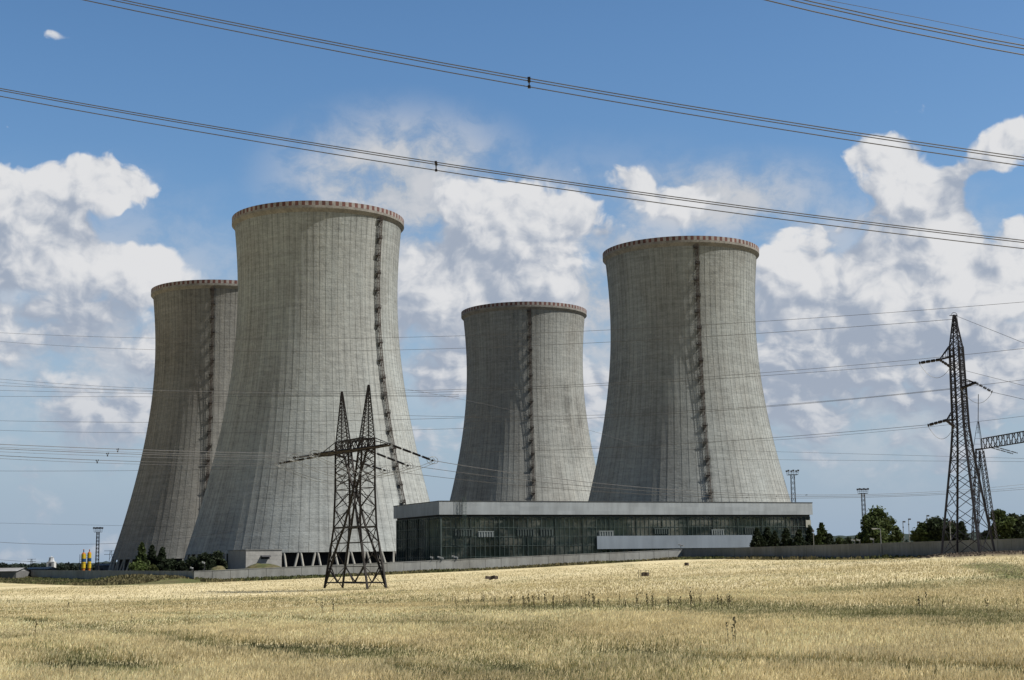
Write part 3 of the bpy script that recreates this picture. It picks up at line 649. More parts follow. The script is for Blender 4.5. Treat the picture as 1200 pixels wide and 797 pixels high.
# ------------------------------------------------------------------ pylons
STEEL = simple('brown_pylon_steel', (.022, .018, .017), .65, .25, var=.45, scale=3)
STEEL2 = simple('violet_grey_pylon_steel', (.028, .027, .034), .6, .3, var=.45, scale=3)
INS = simple('dark_insulator_glaze', (.022, .017, .016), .35, .0, var=.4)
GALV = simple('galvanised_steel', (.22, .225, .225), .5, .5, var=.25)
def lattice_faces(mb, rings, t, horiz=True):
    """rings: list of 4-corner arrays bottom to top; X bracing on each face"""
    for a, b in zip(rings[:-1], rings[1:]):
        for i in range(4):
            j = (i+1) % 4; mb.bar(a[i], b[j], t); mb.bar(a[j], b[i], t)
    if horiz:
        for r in (rings if horiz is True else [rings[k] for k in horiz]):
            for i in range(4): mb.bar(r[i], r[(i+1) % 4], t)
def insulator(name, a, b, r=.16, parent=None, ring=False):
    a = np.array(a, float); b = np.array(b, float); d = b-a; L = np.linalg.norm(d); mb = MB(); n = int(L/.16)
    mb.tube([a, b], .05, 6)
    u = d/L
    for k in range(n):
        q = (k+.5)/n
        if (q*4.2) % 1 > .80: continue
        c = a+d*q; mb.tube([c-u*.05, c+u*.05], [r, r*.55], 8)
    o = mb.build(name, INS, parent)
    if ring:
        mr = MB(); c = b-u*.2; v = np.cross(u, (0, 0, 1)); v /= np.linalg.norm(v); w = np.cross(u, v)
        for off in (-.5, .5):
            pts = [c+v*off + (u*math.cos(t)*.75+w*math.sin(t)*.55) for t in np.linspace(0, 2*PI, 17)]
            mr.tube(pts, .04, 5)
        mr.bar(c-v*.5, c+v*.5, .06); mr.build('corona_ring', GALV, o)
    return o

def build_pylon_single():
    gx, gy = P2; base = g1(gx, gy)+.45
    root = empty('lattice_pylon', (gx, gy, base), 'tall single-mast lattice pylon with short staggered arms, standing on bare soil at the right', 'pylon')
    zt = at(1120, 369, gy)[2]-base; z_ = lambda py: at(1125, py, gy)[2]-base
    ths = R(6)+np.array([0, PI/2, PI, 3*PI/2])
    zk = [0, z_(530), z_(500), z_(406), zt]; hk = [4.05, 1.70, 1.25, 1.02, .16]
    def ring(z):
        h = np.interp(z, zk, hk); return np.array([(h*math.cos(t), h*math.sin(t), z) for t in ths])
    zs = list(np.interp(np.linspace(0, 1, 9), [0, 1], [0, 1])); lv = [0]
    z = 0
    while z < zt-.3:
        h = np.interp(z, zk, hk); z += max(.85, h*.9); lv.append(min(z, zt))
    rings = [ring(z) for z in lv]
    for i in range(4):
        mb = MB()
        for a, b in zip(zk[:-1], zk[1:]): mb.bar(ring(a)[i], ring(b)[i], .27 if a < zk[3] else .15)
        leg = mb.build('leg', STEEL2, root)
        mf = MB(); p = ring(0)[i]; mf.box(p+np.array((0, 0, -.3)), (.55, .55, .5)); mf.build('footing', CONC, root)
    mb = MB(); lattice_faces(mb, rings, .08, horiz=[k for k in range(len(lv)) if k % 6 == 5] + [len(lv)-2]); mb.build('bracing', STEEL2, root)
    # front climbing ladder
    mb = MB(); 
    for a, b in zip(lv[:-1], lv[1:]):
        for s in (0, 1): 
            pa = (ring(a)[3]*.985+ring(a)[0]*.015); pb = (ring(b)[3]*.985+ring(b)[0]*.015); off = np.array((.25-.5*s, -.15, 0)); mb.bar(pa+off, pb+off, .07)
    mb.build('climbing_ladder', STEEL2, root)
    P = lambda px, py, dd=0: at(px, py, gy+dd)-np.array((gx, gy, base))
    for (rt, rl, tip, out, back, jl) in (
        ((1113.5, 405), (1114, 418), (1101, 421.5), (1077, 425.5), (1114, 430), True),
        ((1131, 445.5), (1131, 454), (1143, 448.5), (1163, 459.5), (1126, 455), False),
        ((1116, 483), (1116.5, 492), (1109, 492.5), (1087, 498.5), (1118, 500), True)):
        mb = MB(); T = P(*tip, -.6)
        for dy in (-.7, .7): 
            a = P(*rt)+np.array((0, dy, 0)); b = P(*rl)+np.array((0, dy, 0)); mb.bar(a, T, .12); mb.bar(b, T, .22)
            for q in (.35, .7): mb.bar(a+(T-a)*q, b+(T-b)*q, .06)
        mb.bar(P(*rl)+np.array((0, .7, 0)), P(*rl)-np.array((0, .7, 0)), .1)
        arm = mb.build('crossarm', STEEL2, root)
        insulator('insulator_string', T, P(*out, -1.5), .24, root)
        insulator('insulator_string', T, P(*back, -2.5), .22, root)
        O = P(*out, -1.5); K = P(*back, -2.5); q = np.linspace(0, 1, 14)[:, None]; pts = O+(K-O)*q; pts[:, 2] -= 4*q[:, 0]*(1-q[:, 0])*1.9
        mj = MB(); mj.tube(pts, .03, 5); mj.build('jumper_wire', GALV, root)
    mb = MB(); top = np.array((0, 0, zt)); mb.bar(top+(-.7, 0, -.1), top+(.5, 0, -.1), .09)
    pts = [top+np.array((.45*math.cos(t), 0, .45*math.sin(t)-.1)) for t in np.linspace(0, PI, 9)]; mb.tube(pts, .04, 5); mb.build('earth_wire_bracket', STEEL2, root)
    return root
build_pylon_single()

def build_portal():
    gx, gy = gpt(415.5, 690)[0], 240.; gx = xat(415.5, 240, 690); base = g1(gx, gy)+.15
    root = empty('portal_pylon', (gx, gy, base), 'brown twin-peaked lattice portal pylon standing in the wheat before the nearest tower', 'pylon')
    hor = 659.6; z_ = lambda py: at(415, py, gy)[2]-base
    E_ = np.array((.51, -.86, 0)); N_ = np.array((.86, .51, 0))
    W = lambda e, n, z: E_*e+N_*n+np.array((0, 0, z))
    zB, z36, z18, zw, zlo, zhi, zp = 0., z_(636), z_(618), z_(573), z_(528), z_(516), z_(455)
    ol = [(zB, 8.4, 1.62), (z36, 5.9, 1.5), (z18, 5.25, 1.4), (zw, 4.9, 1.3), (zlo, 5.2, 1.15), (zhi, 5.25, 1.05), (zp, 5.35, .06)]
    il = [(zB, -8.4, 1.62), (z36, -4.5, .95), (z18, -2.8, .65), (zw, 0.05, .25), (zlo, 3.1, .75), (zhi, 3.5, .8), (zp, 5.15, .06)]
    def path(tab, s, n, z):
        e = np.interp(z, [t[0] for t in tab], [t[1] for t in tab]); nn = np.interp(z, [t[0] for t in tab], [t[2] for t in tab]); return W(s*e, n*nn, z)
    for s in (-1, 1):
        for n in (-1, 1):
            for tab, t in ((ol, .29), (il, .27)):
                mb = MB(); zz = [q[0] for q in tab]
                for a, b in zip(zz[:-1], zz[1:]): mb.bar(path(tab, s, n, a), path(tab, s, n, b), t if b < zp-.1 else t*.62)
                mb.build('leg', STEEL, root)
        # column bracing above the waist
    for s in (-1, 1):
        mb = MB()
        lv = np.r_[np.linspace(zw+.6, zlo, 6), np.linspace(zhi, zp-1.2, 13)]
        for a, b in zip(lv[:-1], lv[1:]):
            A = [path(ol, s, -1, a), path(il, s, -1, a), path(il, s, 1, a), path(ol, s, 1, a)]; B = [path(ol, s, -1, b), path(il, s, -1, b), path(il, s, 1, b), path(ol, s, 1, b)]
            th = .085 if a < zhi else .065
            for i in range(4): mb.bar(A[i], B[(i+1) % 4], th); mb.bar(A[(i+1) % 4], B[i], th)
        mb.build('peak_bracing', STEEL, root)
    # base bracing : outer faces (between front/back outer legs) and the two big frames
    mb = MB(); lv = [zB, z_(664), z36, z18, z_(595), zw, z_(550), zlo]
    for s in (-1, 1):
        for a, b in zip(lv[:-1], lv[1:]):
            p, q = path(ol, s, -1, a), path(ol, s, 1, a); r, t = path(ol, s, -1, b), path(ol, s, 1, b); mb.bar(p, t, .09); mb.bar(q, r, .09)
            if b in (z18, zw): mb.bar(r, t, .12)
    for n in (-1, 1):
        lv2 = [zB, z_(664), z36, z18, z_(595), zw]
        for a, b in zip(lv2[:-1], lv2[1:]):
            for s in (-1, 1):
                O0, O1 = path(ol, s, n, a), path(ol, s, n, b); I0, I1 = path(il, -s, n, a), path(il, -s, n, b)
                if a >= z36-.1 or True:
                    # panel between outer leg and the crossing member of the same side
                    mb.bar(O1, I0, .12) if a > zB else None
                    mb.bar(O0, I1, .12) if a > zB else None
        for z in (z_(664), z36, z18, zw):
            th = .30 if z == z18 else .10
            mb.bar(path(ol, -1, n, z), path(ol, 1, n, z), th)
        # lower triangle web
        mid = W(0, n*1.5, z_(664)); l0 = path(ol, -1, n, zB); r0 = path(ol, 1, n, zB)
        for s in (-1, 1):
            f = path(ol, s, n, zB); m0 = path(il, -s, n, z_(664)); mb.bar(W(s*3.2, n*1.6, zB+.9), m0, .15); mb.bar(W(s*3.2, n*1.6, zB+.9), path(ol, s, n, z_(664)), .15); mb.bar(W(s*3.2, n*1.6, zB+.9), W(0, n*1.5, z_(664)), .13)
        mb.bar(path(ol, -1, n, .9), path(ol, 1, n, .9), .22)
        # small diamonds in the middle between z18 and zw
        for z in (z_(607), z_(596), z_(585)):
            mb.bar(path(ol, -1, n, z), path(il, 1, n, z+1.2), .07); mb.bar(path(ol, 1, n, z), path(il, -1, n, z+1.2), .07)
    for z in (.9, z18, z36): 
        for s in (-1, 1): mb.bar(path(ol, s, -1, z), path(ol, s, 1, z), .1)
    mb.bar(W(-8, -1.6, .9), W(8, 1.6, .9), .08); mb.bar(W(-8, 1.6, .9), W(8, -1.6, .9), .08)
    mb.build('base_bracing', STEEL, root)
    # beam
    mb = MB(); eL, eR = -14.5, 12.8; n_ = 1.15
    ch = lambda e, n, top: W(e, n, (zhi if top else zlo) )
    for n in (-1, 1):
        mb.bar(ch(-5.3, n*n_, 1), ch(5.3, n*n_, 1), .18); mb.bar(ch(eL+2, n*.9, 0), ch(eR-2, n*.9, 0), .18)
        mb.bar(ch(-5.3, n*n_, 1), W(eL, n*.25, zlo+.1), .11); mb.bar(ch(5.3, n*n_, 1), W(eR, n*.25, zlo+.1), .11)
        mb.bar(ch(eL+2, n*.9, 0), W(eL, n*.25, zlo+.1), .2); mb.bar(ch(eR-2, n*.9, 0), W(eR, n*.25, zlo+.1), .2)
        es = np.linspace(-5.3, 5.3, 8)
        for a, b in zip(es[:-1], es[1:]): mb.bar(ch(a, n*n_, 0), ch(b, n*n_, 1), .10); mb.bar(ch(a, n*n_, 1), ch(b, n*n_, 0), .10)
        for e_, tip in ((-8.5, eL), (8, eR)):
            q = (abs(e_)-5.3)/(abs(tip)-5.3); mb.bar(W(e_, n*.9, zlo), W(e_, n*(1.1-.8*q), zhi+(zlo-zhi)*q), .09)
    es = np.linspace(eL, eR, 20)
    for a, b in zip(es[:-1], es[1:]): mb.bar(W(a, -.9, zlo), W(b, .9, zlo), .07); mb.bar(W(a, .9, zlo), W(b, -.9, zlo), .07); mb.bar(W(a, -.9, zlo), W(a, .9, zlo), .07)
    es = np.linspace(-5.3, 5.3, 8)
    for a, b in zip(es[:-1], es[1:]): mb.bar(ch(a, -n_, 1), ch(b, n_, 1), .08); mb.bar(ch(a, n_, 1), ch(b, -n_, 1), .08)
    mb.build('crossbeam', STEEL, root)
    P = lambda px, py, dd: at(px, py, gy+dd)-np.array((gx, gy, base))
    ends = {}
    for k, (e, rp, lp) in enumerate(((12.5, (508, 540), (367, 532)), (3.0, (479, 546), (343, 536.5)), (-9.5, (452, 551.5), (327, 543)))):
        for n, pp, dd in ((1, rp, 4.0-e*.86), (-1, lp, -4.0-e*.86)):
            A = W(e, n*.9, zlo-.1); B = P(*pp, dd); ins = insulator('insulator_string', A, B, .20, root, ring=True)
            insulator('insulator_string', A+np.array((0, .45, .0)), B+np.array((0, .45, 0)), .17, root)
            ends[(k, n)] = B+np.array((gx, gy, base))
        q = np.linspace(0, 1, 18)[:, None]; O, K = ends[(k, 1)]-np.array((gx, gy, base)), ends[(k, -1)]-np.array((gx, gy, base))
        for o_ in (0, .4):
            pts = O+(K-O)*q; pts[:, 2] -= 4*q[:, 0]*(1-q[:, 0])*2.4+o_; mj = MB(); mj.tube(pts, .035, 5); mj.build('jumper_wire', GALV, root)
    return ends, at(399.5, 461, gy+5), at(432, 449, gy-5)
P1_ENDS, PEAK_L, PEAK_R = build_portal()

# switchyard gantry beyond the right wall
def build_gantry():
    d = 275.; T = at(1146, 527, d); gxy = T[:2]; base = g1(*gxy)-.3
    root = empty('switchyard_gantry', (T[0], T[1], base), 'gantry with splayed lattice posts, thin lightning rod and truss beam behind the right-hand pylon', 'gantry')
    P = lambda px, py, dd=0: at(px, py, d+dd)-np.array((T[0], T[1], base)); H = T[2]-base
    # two splayed lattice posts
    for (bx_, bd, tx) in ((1141, 0., 1146), (1167, 6., 1150)):
        A = P(bx_, 640, bd); A[2] = -.2; B = P(tx, 528, 0); mb = MB(); u = B-A; L = np.linalg.norm(u); u /= L; v = np.cross(u, (0, 1, 0)); v /= np.linalg.norm(v); w = np.cross(u, v)
        n = 26; pr = None
        for i in range(n+1):
            c = A+(B-A)*i/n; s = .55-.2*i/n; cr = [c+v*s+w*s, c-v*s+w*s, c-v*s-w*s, c+v*s-w*s]
            if pr:
                for j in range(4): mb.bar(pr[j], cr[j], .13); mb.bar(pr[j], cr[(j+1) % 4], .07)
            pr = cr
        mb.build('post', STEEL2, root)
    # lightning rod
    mb = MB(); a = P(1146, 527); top = P(1146.5, 462); mid = a+(top-a)*.5
    for ox, oy in ((-.9, 0), (.8, .5), (.8, -.5)): mb.bar(a+np.array((ox, oy, 0)), mid+np.array((ox*.15, oy*.15, 0)), .07)
    for q in (.1, .2, .3, .4): 
        mb.bar(a+(top-a)*q+np.array((-.9*(1-q*1.8), 0, 0)), a+(top-a)*q+np.array((.8*(1-q*1.8), .4*(1-q*1.8), 0)), .05)
    mb.bar(a+(top-a)*.3, top, .10); mb.build('lightning_rod', STEEL2, root)
    # beam to the right, nearer
    mb = MB(); A0 = P(1146, 527); D = 42.; B1 = P(1262, 508, -28); A1 = P(1150, 518, -1); hgt = 1.9
    A = P(1152, 526, -1); u = B1-A; n = 17; pr = None
    for i in range(n+1):
        c = A+u*i/n; cr = [c+np.array((0, -.7, 0)), c+np.array((0, .7, 0)), c+np.array((0, .7, hgt)), c+np.array((0, -.7, hgt))]
        for j in range(4): mb.bar(cr[j], cr[(j+1) % 4], .10)
        if pr is not None:
            for j in range(4): mb.bar(pr[j], cr[j], .17)
            mb.bar(pr[0], cr[3], .09); mb.bar(pr[2], cr[1], .09); mb.bar(pr[0], cr[1], .07)
        pr = cr
    mb.bar(P(1143, 527, 0), A, .3); mb.build('beam', STEEL2, root)
    # far post so the beam is carried
    mb = MB(); c = A+u; 
    for s in (-1, 1): mb.bar(c+np.array((s*.5, 0, 0)), np.array((c[0]+s*2.5, c[1]+1, -.5)), .35)
    mb.build('post', STEEL2, root)
    for q in (.09, .14, .48, .56):
        a = A+u*q; b = a+np.array((3.4, -2., -1.35)); insulator('insulator_string', a, b, .13, root)
build_gantry()

# ------------------------------------------------------------------ wires
WIREM = simple('aluminium_conductor', (.11, .11, .12), .55, .3, var=.2)
def wire(name, pts, d0, d1, r, label, group, ext=(60, 60), n=40, cat='power line', spacer=(), parent=None, offs=((0, 0),), ring_r=None):
    """conductor(s) hanging in a vertical plane; pts measured in the photo, plane given by depths at first and last point"""
    A = at(pts[0][0], pts[0][1], d0)[:2]; B = at(pts[-1][0], pts[-1][1], d1)[:2]; u = B-A; L = np.linalg.norm(u); u /= L; nn = np.array((-u[1], u[0]))
    S = []; Z = []
    for px, py in pts:
        v = ray(px, py); t = (nn@A)/(v[:2]@nn); p = v*t; S.append((p[:2]-A)@u); Z.append(p[2]+CZ)
    c = np.polyfit(S, Z, min(2, len(pts)-1)); s = np.linspace(-ext[0], L+ext[1], n)
    P = np.stack([A[0]+u[0]*s, A[1]+u[1]*s, np.polyval(c, s)], -1)
    if len(offs) == 1:
        mb = MB(); mb.tube(P, r, 5); o = mb.build(name, WIREM); tag(o, label, cat, group); return o
    o = empty(name, P[0], label, cat, group)
    for (on, oz) in offs:
        mb = MB(); mb.tube(P-P[0]+np.array((nn[0]*on, nn[1]*on, oz)), r, 6); mb.build('conductor', WIREM, o)
    for q in spacer:
        v = ray(*q); t = (nn@A)/(v[:2]@nn); p = v*t; sp = (p[:2]-A)@u; C = np.array((A[0]+u[0]*sp, A[1]+u[1]*sp, np.polyval(c, sp)))-P[0]
        mb = MB(); pr = [C+np.array((nn[0]*a, nn[1]*a, b)) for a, b in offs]; 
        for i in range(len(pr)): mb.bar(pr[i], pr[(i+1) % len(pr)], .055)
        for p_ in pr: mb.box(p_, (.07, .05, .07))
        mb.build('spacer', INS, o)
    return o
G1 = 'bundled high-voltage conductors overhead'
TRI = ((.16, .0), (-.16, .045), (.03, -.40))
wire('overhead_conductor', [(0, 106.5), (300, 156), (510, 190), (700, 221.5), (900, 249.5), (1200, 282)], 86, 84, .030, 'lowest of the three overhead bundles, spacer seen above the nearest tower', G1, (90, 90), 60, spacer=((511, 190),), offs=TRI)
wire('overhead_conductor', [(132, 0), (400, 52), (620, 94.5), (800, 125), (1000, 157.5), (1200, 186)], 69, 68, .026, 'middle overhead bundle crossing the whole sky, spacer right of centre', G1, (90, 90), 60, spacer=((620, 94.5),), offs=((.13, 0), (-.13, .04), (.03, -.33)))
wire('overhead_conductor', [(932, 0), (1060, 28.5), (1200, 56)], 53, 53, .024, 'highest overhead bundle cutting the top right corner of the sky', G1, (90, 60), 50, offs=((.10, 0), (-.10, .04), (.03, -.28)))
wire('earth_wire', [(1000, 6), (1100, 25.5), (1200, 46)], 62, 62, .013, 'single thin wire just above the highest bundle in the top right corner', None, (90, 60), 40)
G2 = 'thin distant power lines behind the pylons'
for k, (pts, d0, d1, r, lab) in enumerate((
    ([(0, 391), (180, 394.5), (500, 394), (700, 388.5), (885, 379.5), (1200, 352)], 400, 260, .045, 'topmost thin wire across the towers, passing above the right pylon tip'),
    ([(0, 401.5), (180, 407), (500, 409.5), (715, 404), (885, 392.5), (1117, 371)], 400, 215, .040, 'second thin wire from the top, ending at the tip of the right pylon'),
    ([(0, 446), (180, 452), (545, 457.5), (715, 450.5), (885, 437.5), (1080, 421), (1200, 407)], 380, 250, .042, 'thin wire passing just above the top left arm of the right pylon'),
    ([(0, 449), (180, 456.5), (545, 460.5), (715, 453), (885, 440), (1077, 425.5)], 380, 214, .035, 'thin wire ending at the top left insulator of the right pylon'),
    ([(0, 457.5), (180, 461.3), (545, 491), (700, 485), (885, 474.5), (1113, 456), (1200, 446)][1:], 380, 250, .042, 'thin wire passing behind the middle arm of the right pylon'),
    ([(0, 464.5), (180, 465), (545, 494), (885, 478), (1126, 455)][2:], 300, 214, .035, 'thin wire ending at the middle arm of the right pylon'),
    ([(0, 493), (180, 494.5), (545, 530), (885, 514.5), (1086, 498)][2:], 300, 214, .040, 'thin wire ending at the lowest insulator of the right pylon'),
    ([(885, 517), (1000, 509), (1137, 494.5), (1200, 488)], 320, 250, .035, 'thin wire passing behind the lowest arm of the right pylon'),
    ([(560, 520), (885, 528.5), (1113, 535.5), (1200, 537)], 420, 330, .035, 'faint nearly level wire low in the right sky'),
    ([(560, 534), (885, 538.5), (1113, 540.5), (1200, 541)], 420, 330, .035, 'faint level wire below the other faint one in the right sky'),
    ([(0, 457.5), (180, 461.3), (400, 464)], 380, 350, .045, 'upper wire of the close pair at mid height left of the dark tower'),
    ([(0, 464.5), (180, 465), (400, 464)], 380, 350, .045, 'lower wire of the close pair at mid height left of the dark tower'),
    ([(0, 493.2), (180, 494.8), (470, 492), (560, 489)], 380, 340, .05, 'single wire between the close pair and the bundles on the left'),
    ([(0, 504.5), (180, 507), (470, 505), (560, 501)], 380, 340, .045, 'single wire just above the three bundles on the left'),
    ([(0, 552), (165, 551.5), (330, 549)], 380, 350, .045, 'lowest single wire below the three bundles on the left'),
    ([(0, 613), (137, 616)], 520, 500, .045, 'faint wire in the lower left sky above the lamp mast'),
    ([(0, 635.5), (70, 638), (150, 636)], 420, 420, .06, 'low sagging wire just above the trees at far left'),
    ([(0, 656), (60, 659.5), (150, 660)], 520, 520, .05, 'lowest wire over the barns at far left'),
    )):
    wire('power_line', pts, d0, d1, r*.8, lab, G2, (60 if pts[0][0] < 5 else 0.2, 60 if pts[-1][0] > 1190 else (30 if pts[-1][0] < 500 else .0)))
G3 = 'bundled conductors strung to the portal pylon'
# left of the portal
for k, (pts, lab) in enumerate((([(0, 520.7), (165, 527.2)], 'upper bundle running left from the portal pylon'), ([(0, 526), (165, 532.5)], 'middle bundle running left from the portal pylon'), ([(0, 534), (165, 541)], 'lowest bundle running left from the portal pylon'))):
    E = P1_ENDS[(k, -1)]
    v = E-np.array((0, 0, CZ)); f_ = v@CF; ep = (600+F*(v@CR)/f_, 398.5-F*(v@CU)/f_)
    wire('portal_conductor', pts+[ep], 190, float(E[1]), .024, lab, G3, (60, 0.), 40, offs=((.2, 0), (-.2, 0), (0, -.38)), spacer=((138-12*k, 527+5.5*k),))
for k, (pts, lab) in enumerate((([(700, 566), (900, 579.5), (1050, 578.5), (1200, 567.5)], 'upper bundle running right from the portal pylon past the towers'),
                                ([(700, 569), (900, 582.5), (1050, 581), (1200, 570.5)], 'middle bundle running right from the portal pylon past the towers'),
                                ([(690, 575), (800, 581), (1050, 582.5), (1200, 573)], 'lowest bundle running right from the portal pylon past the towers'))):
    E = P1_ENDS[(k, 1)]; v = E-np.array((0, 0, CZ)); f_ = v@CF; ep = (600+F*(v@CR)/f_, 398.5-F*(v@CU)/f_)
    wire('portal_conductor', [ep]+pts, float(E[1]), 262, .024, lab, G3, (0., 60), 50, offs=((.2, 0), (-.2, 0)), spacer=((945-35*k, 580+k),))
wire('earth_wire', [(1120, 370), (1200, 402)], 215, 190, .028, 'thin wire dropping right from the tip of the right pylon', None, (0, 40))
wire('power_line', [(1163, 459.5), (1200, 468)], 213, 190, .03, 'thin wire dropping right from the middle insulator of the right pylon', G2, (0, 40))
wire('power_line', [(1114, 430), (1200, 452)], 212, 190, .025, 'thin wire dropping right from the top arm of the right pylon', G2, (0, 40))
wire('earth_wire', [(432, 449), (520, 464), (700, 507)], 235, 300, .022, 'faint wire sloping down right from the taller peak of the portal pylon', None, (0, 20))
wire('earth_wire', [(0, 452), (200, 458), (399.5, 461)], 190, 245, .024, 'faint wire running left from the shorter peak of the portal pylon', None, (40, 0))

# ------------------------------------------------------------------ masts, lamps, cameras
def build_mast(px, pytop, d, wpx, label, group='lattice floodlight masts', platform=True):
    T = at(px, pytop, d); base = g1(T[0], T[1]); H = T[2]-base; s = wpx*d/F/2
    root = empty('floodlight_mast', (T[0], T[1], base), label, 'mast', group)
    mb = MB(); n = max(8, int(H/(s*2.4))); pr = None; cr = None
    for i in range(n+1):
        z = (H-1.6)*i/n; h = s*(1-.25*i/n); cr = [np.array((h*a, h*b, z)) for a, b in ((-1, -1), (1, -1), (1, 1), (-1, 1))]
        if pr is not None:
            for j in range(4): mb.bar(pr[j], cr[j], .13); mb.bar(pr[j], cr[(j+1) % 4], .07); mb.bar(pr[(j+1) % 4], cr[j], .07)
        pr = cr
    mb.build('mast', GALVD, root)
    mb = MB(); w = s*2.1; mb.box((0, 0, H-1.6), (w, w, .08))
    for a, b in ((-1, -1), (1, -1), (1, 1), (-1, 1), (0, -1), (0, 1)): mb.bar((w*a, w*b, H-1.5), (w*a, w*b, H-.2), .07)
    for z in (H-.9, H-.35):
        for a, b in (((-1, -1), (1, -1)), ((1, -1), (1, 1)), ((1, 1), (-1, 1)), ((-1, 1), (-1, -1))): mb.bar((w*a[0], w*a[1], z), (w*b[0], w*b[1], z), .06)
    mb.build('platform', GALVD, root)
    for i in range(6):
        a = -1+2*(i % 3)/2; b = -1 if i < 3 else 1; mb = MB(); c = np.array((w*a, w*b*1.1, H-.1)); mb.box(c, (.32, .18, .3)); mb.bar(c-(0, 0, .3), c-(0, 0, .8), .06); mb.build('floodlight', simple_cache('lamp_housing'), root)
_c = {}
def simple_cache(n):
    if n not in _c: _c[n] = simple(n, (.10, .10, .11), .5, .3)
    return _c[n]
GALVD = simple('dull_mast_steel', (.10, .105, .115), .6, .4, var=.3)
build_mast(928.5, 551.5, 560, 5.4, 'lattice floodlight mast rising just behind the right end of the glass hall')
build_mast(1011, 573, 520, 4.6, 'lattice floodlight mast rising above the large round tree')
build_mast(115, 618.5, 560, 3.6, 'slim lattice floodlight mast left of the dark tower, beside the yellow tanks')

POLE = simple('lamp_pole_paint', (.30, .31, .31), .6, .2)
def build_lamp(px, pytop, d, label, style=0, name='street_lamp', group=None):
    T = at(px, pytop, d); base = g1(T[0], T[1])-.1; H = T[2]-base
    root = empty(name, (T[0], T[1], base), label, 'lamp' if style < 2 else 'mast', group)
    mb = MB(); mb.tube([(0, 0, 0), (0, 0, H*.5), (0, 0, H-.1)], [.13, .10, .07], 8); mb.build('pole', POLE, root)
    if style == 0:
        mb = MB(); mb.tube([(0, 0, H-.1), (-.5, 0, H), (-.9, 0, H)], .05, 6); mb.build('arm', POLE, root)
        mb = MB(); mb.box((-1.1, 0, H), (.5, .16, .10)); mb.box((-1.1, 0, H-.13), (.38, .12, .03)); mb.build('lamp_head', simple('lamp_white', (.6, .6, .58), .4), root)
    elif style == 1:
        mb = MB(); mb.lathe([(.05, H-.1), (.3, H), (.34, H+.25), (.2, H+.5), (.02, H+.6)], 10); mb.build('lamp_head', simple_cache('dark_lamp_head'), root)
    else:
        mb = MB(); mb.box((.25, 0, H-.1), (.3, .12, .16)); mb.box((.0, 0, H-1.3), (.12, .1, .12)); mb.build('camera_head', simple_cache('camera_housing'), root)
build_lamp(1031.5, 619.5, 285, 'white-headed street lamp in front of the large round tree', 0)
build_lamp(1058, 611, 330, 'slim pole with a dark head just right of the large round tree', 2, 'camera_mast')
build_lamp(1064.5, 608, 345, 'slim tall pole with dark head in the gap right of the round tree', 2, 'camera_mast')
build_lamp(1075, 611.5, 330, 'short pole with paired heads at the left end of the middle trees', 2, 'camera_mast')
build_lamp(1086, 604, 330, 'tallest slim pole with a dark head, rising above the middle trees', 2, 'camera_mast')
build_lamp(1113, 613, 300, 'thin pole standing among the middle trees behind the right pylon', 1)
build_lamp(953, 645-22, 400, 'short street lamp among the dark conifers at the end of the hall', 1)

def build_cam(px, pyt, label, heads=2, flip=1):
    # on top of the wall: find the wall point
    best = None
    for a, b, za, zb in ((WD, WA, -.95, -1.42), (WA, WB, -1.42, 2.38), (WB, WE, 2.38, 2.42)):
        for t in np.linspace(0, 1, 800):
            p = a+(b-a)*t; v = ray(px, pyt); q = p[0]/p[1]-v[0]/v[1]
            if best is None or abs(q) < best[0]: best = (abs(q), p, za+(zb-za)*t+CZ)
    _, p, zt = best; d = p[1]+.5; T = at(px, pyt, d)
    H = max(.6, T[2]-zt); root = empty('security_camera', (T[0], p[1], zt), label, 'camera', 'security cameras along the wall')
    mb = MB(); mb.tube([(0, 0, -.02), (0, 0, H)], .07, 8); mb.bar((0, 0, H*.35), (-.35*flip, -.6, .05), .06); mb.build('post', simple('camera_post', (.09, .09, .10), .5, .3), root)
    for i in range(heads):
        mb = MB(); c = np.array((-.35+.8*i, -.1, H+.1-.25*i)); A = np.array(((.9, -.3, -.25), (.3, .95, 0), (.25, 0, .97))); A = A/np.linalg.norm(A, axis=1)[:, None]
        mb.box(c, (.36, .13, .14), A); mb.box(c+np.array((.05, 0, .17)), (.42, .17, .02), A); mb.bar((0, 0, H), c, .05); mb.build('camera_head', simple('camera_white', (.7, .7, .7), .4), root)
for px, py, lab, h in ((507.5, 655, 'leftmost of the white cameras on the wall below the glass corner', 1), (516, 653.5, 'middle white twin camera on the wall below the glass corner', 2), (533, 653.2, 'right-hand white twin camera on the wall below the glass corner', 2),
                    (797.5, 638.5, 'security camera where the sunlit wall meets the dark wall', 2), (240.5, 659.5, 'white camera standing up above the wall by the left bushes', 1), (226.8, 666.0, 'low white camera on the wall corner at the left', 1), (1001, 634.5, 'tiny white camera on the dark wall left of the round tree', 1), (1007, 633.5, 'tiny camera pair on the dark wall under the round tree', 1), (1023, 632, 'small camera on the dark wall at the foot of the round tree', 1)):
    build_cam(px, py+.5, lab, h)

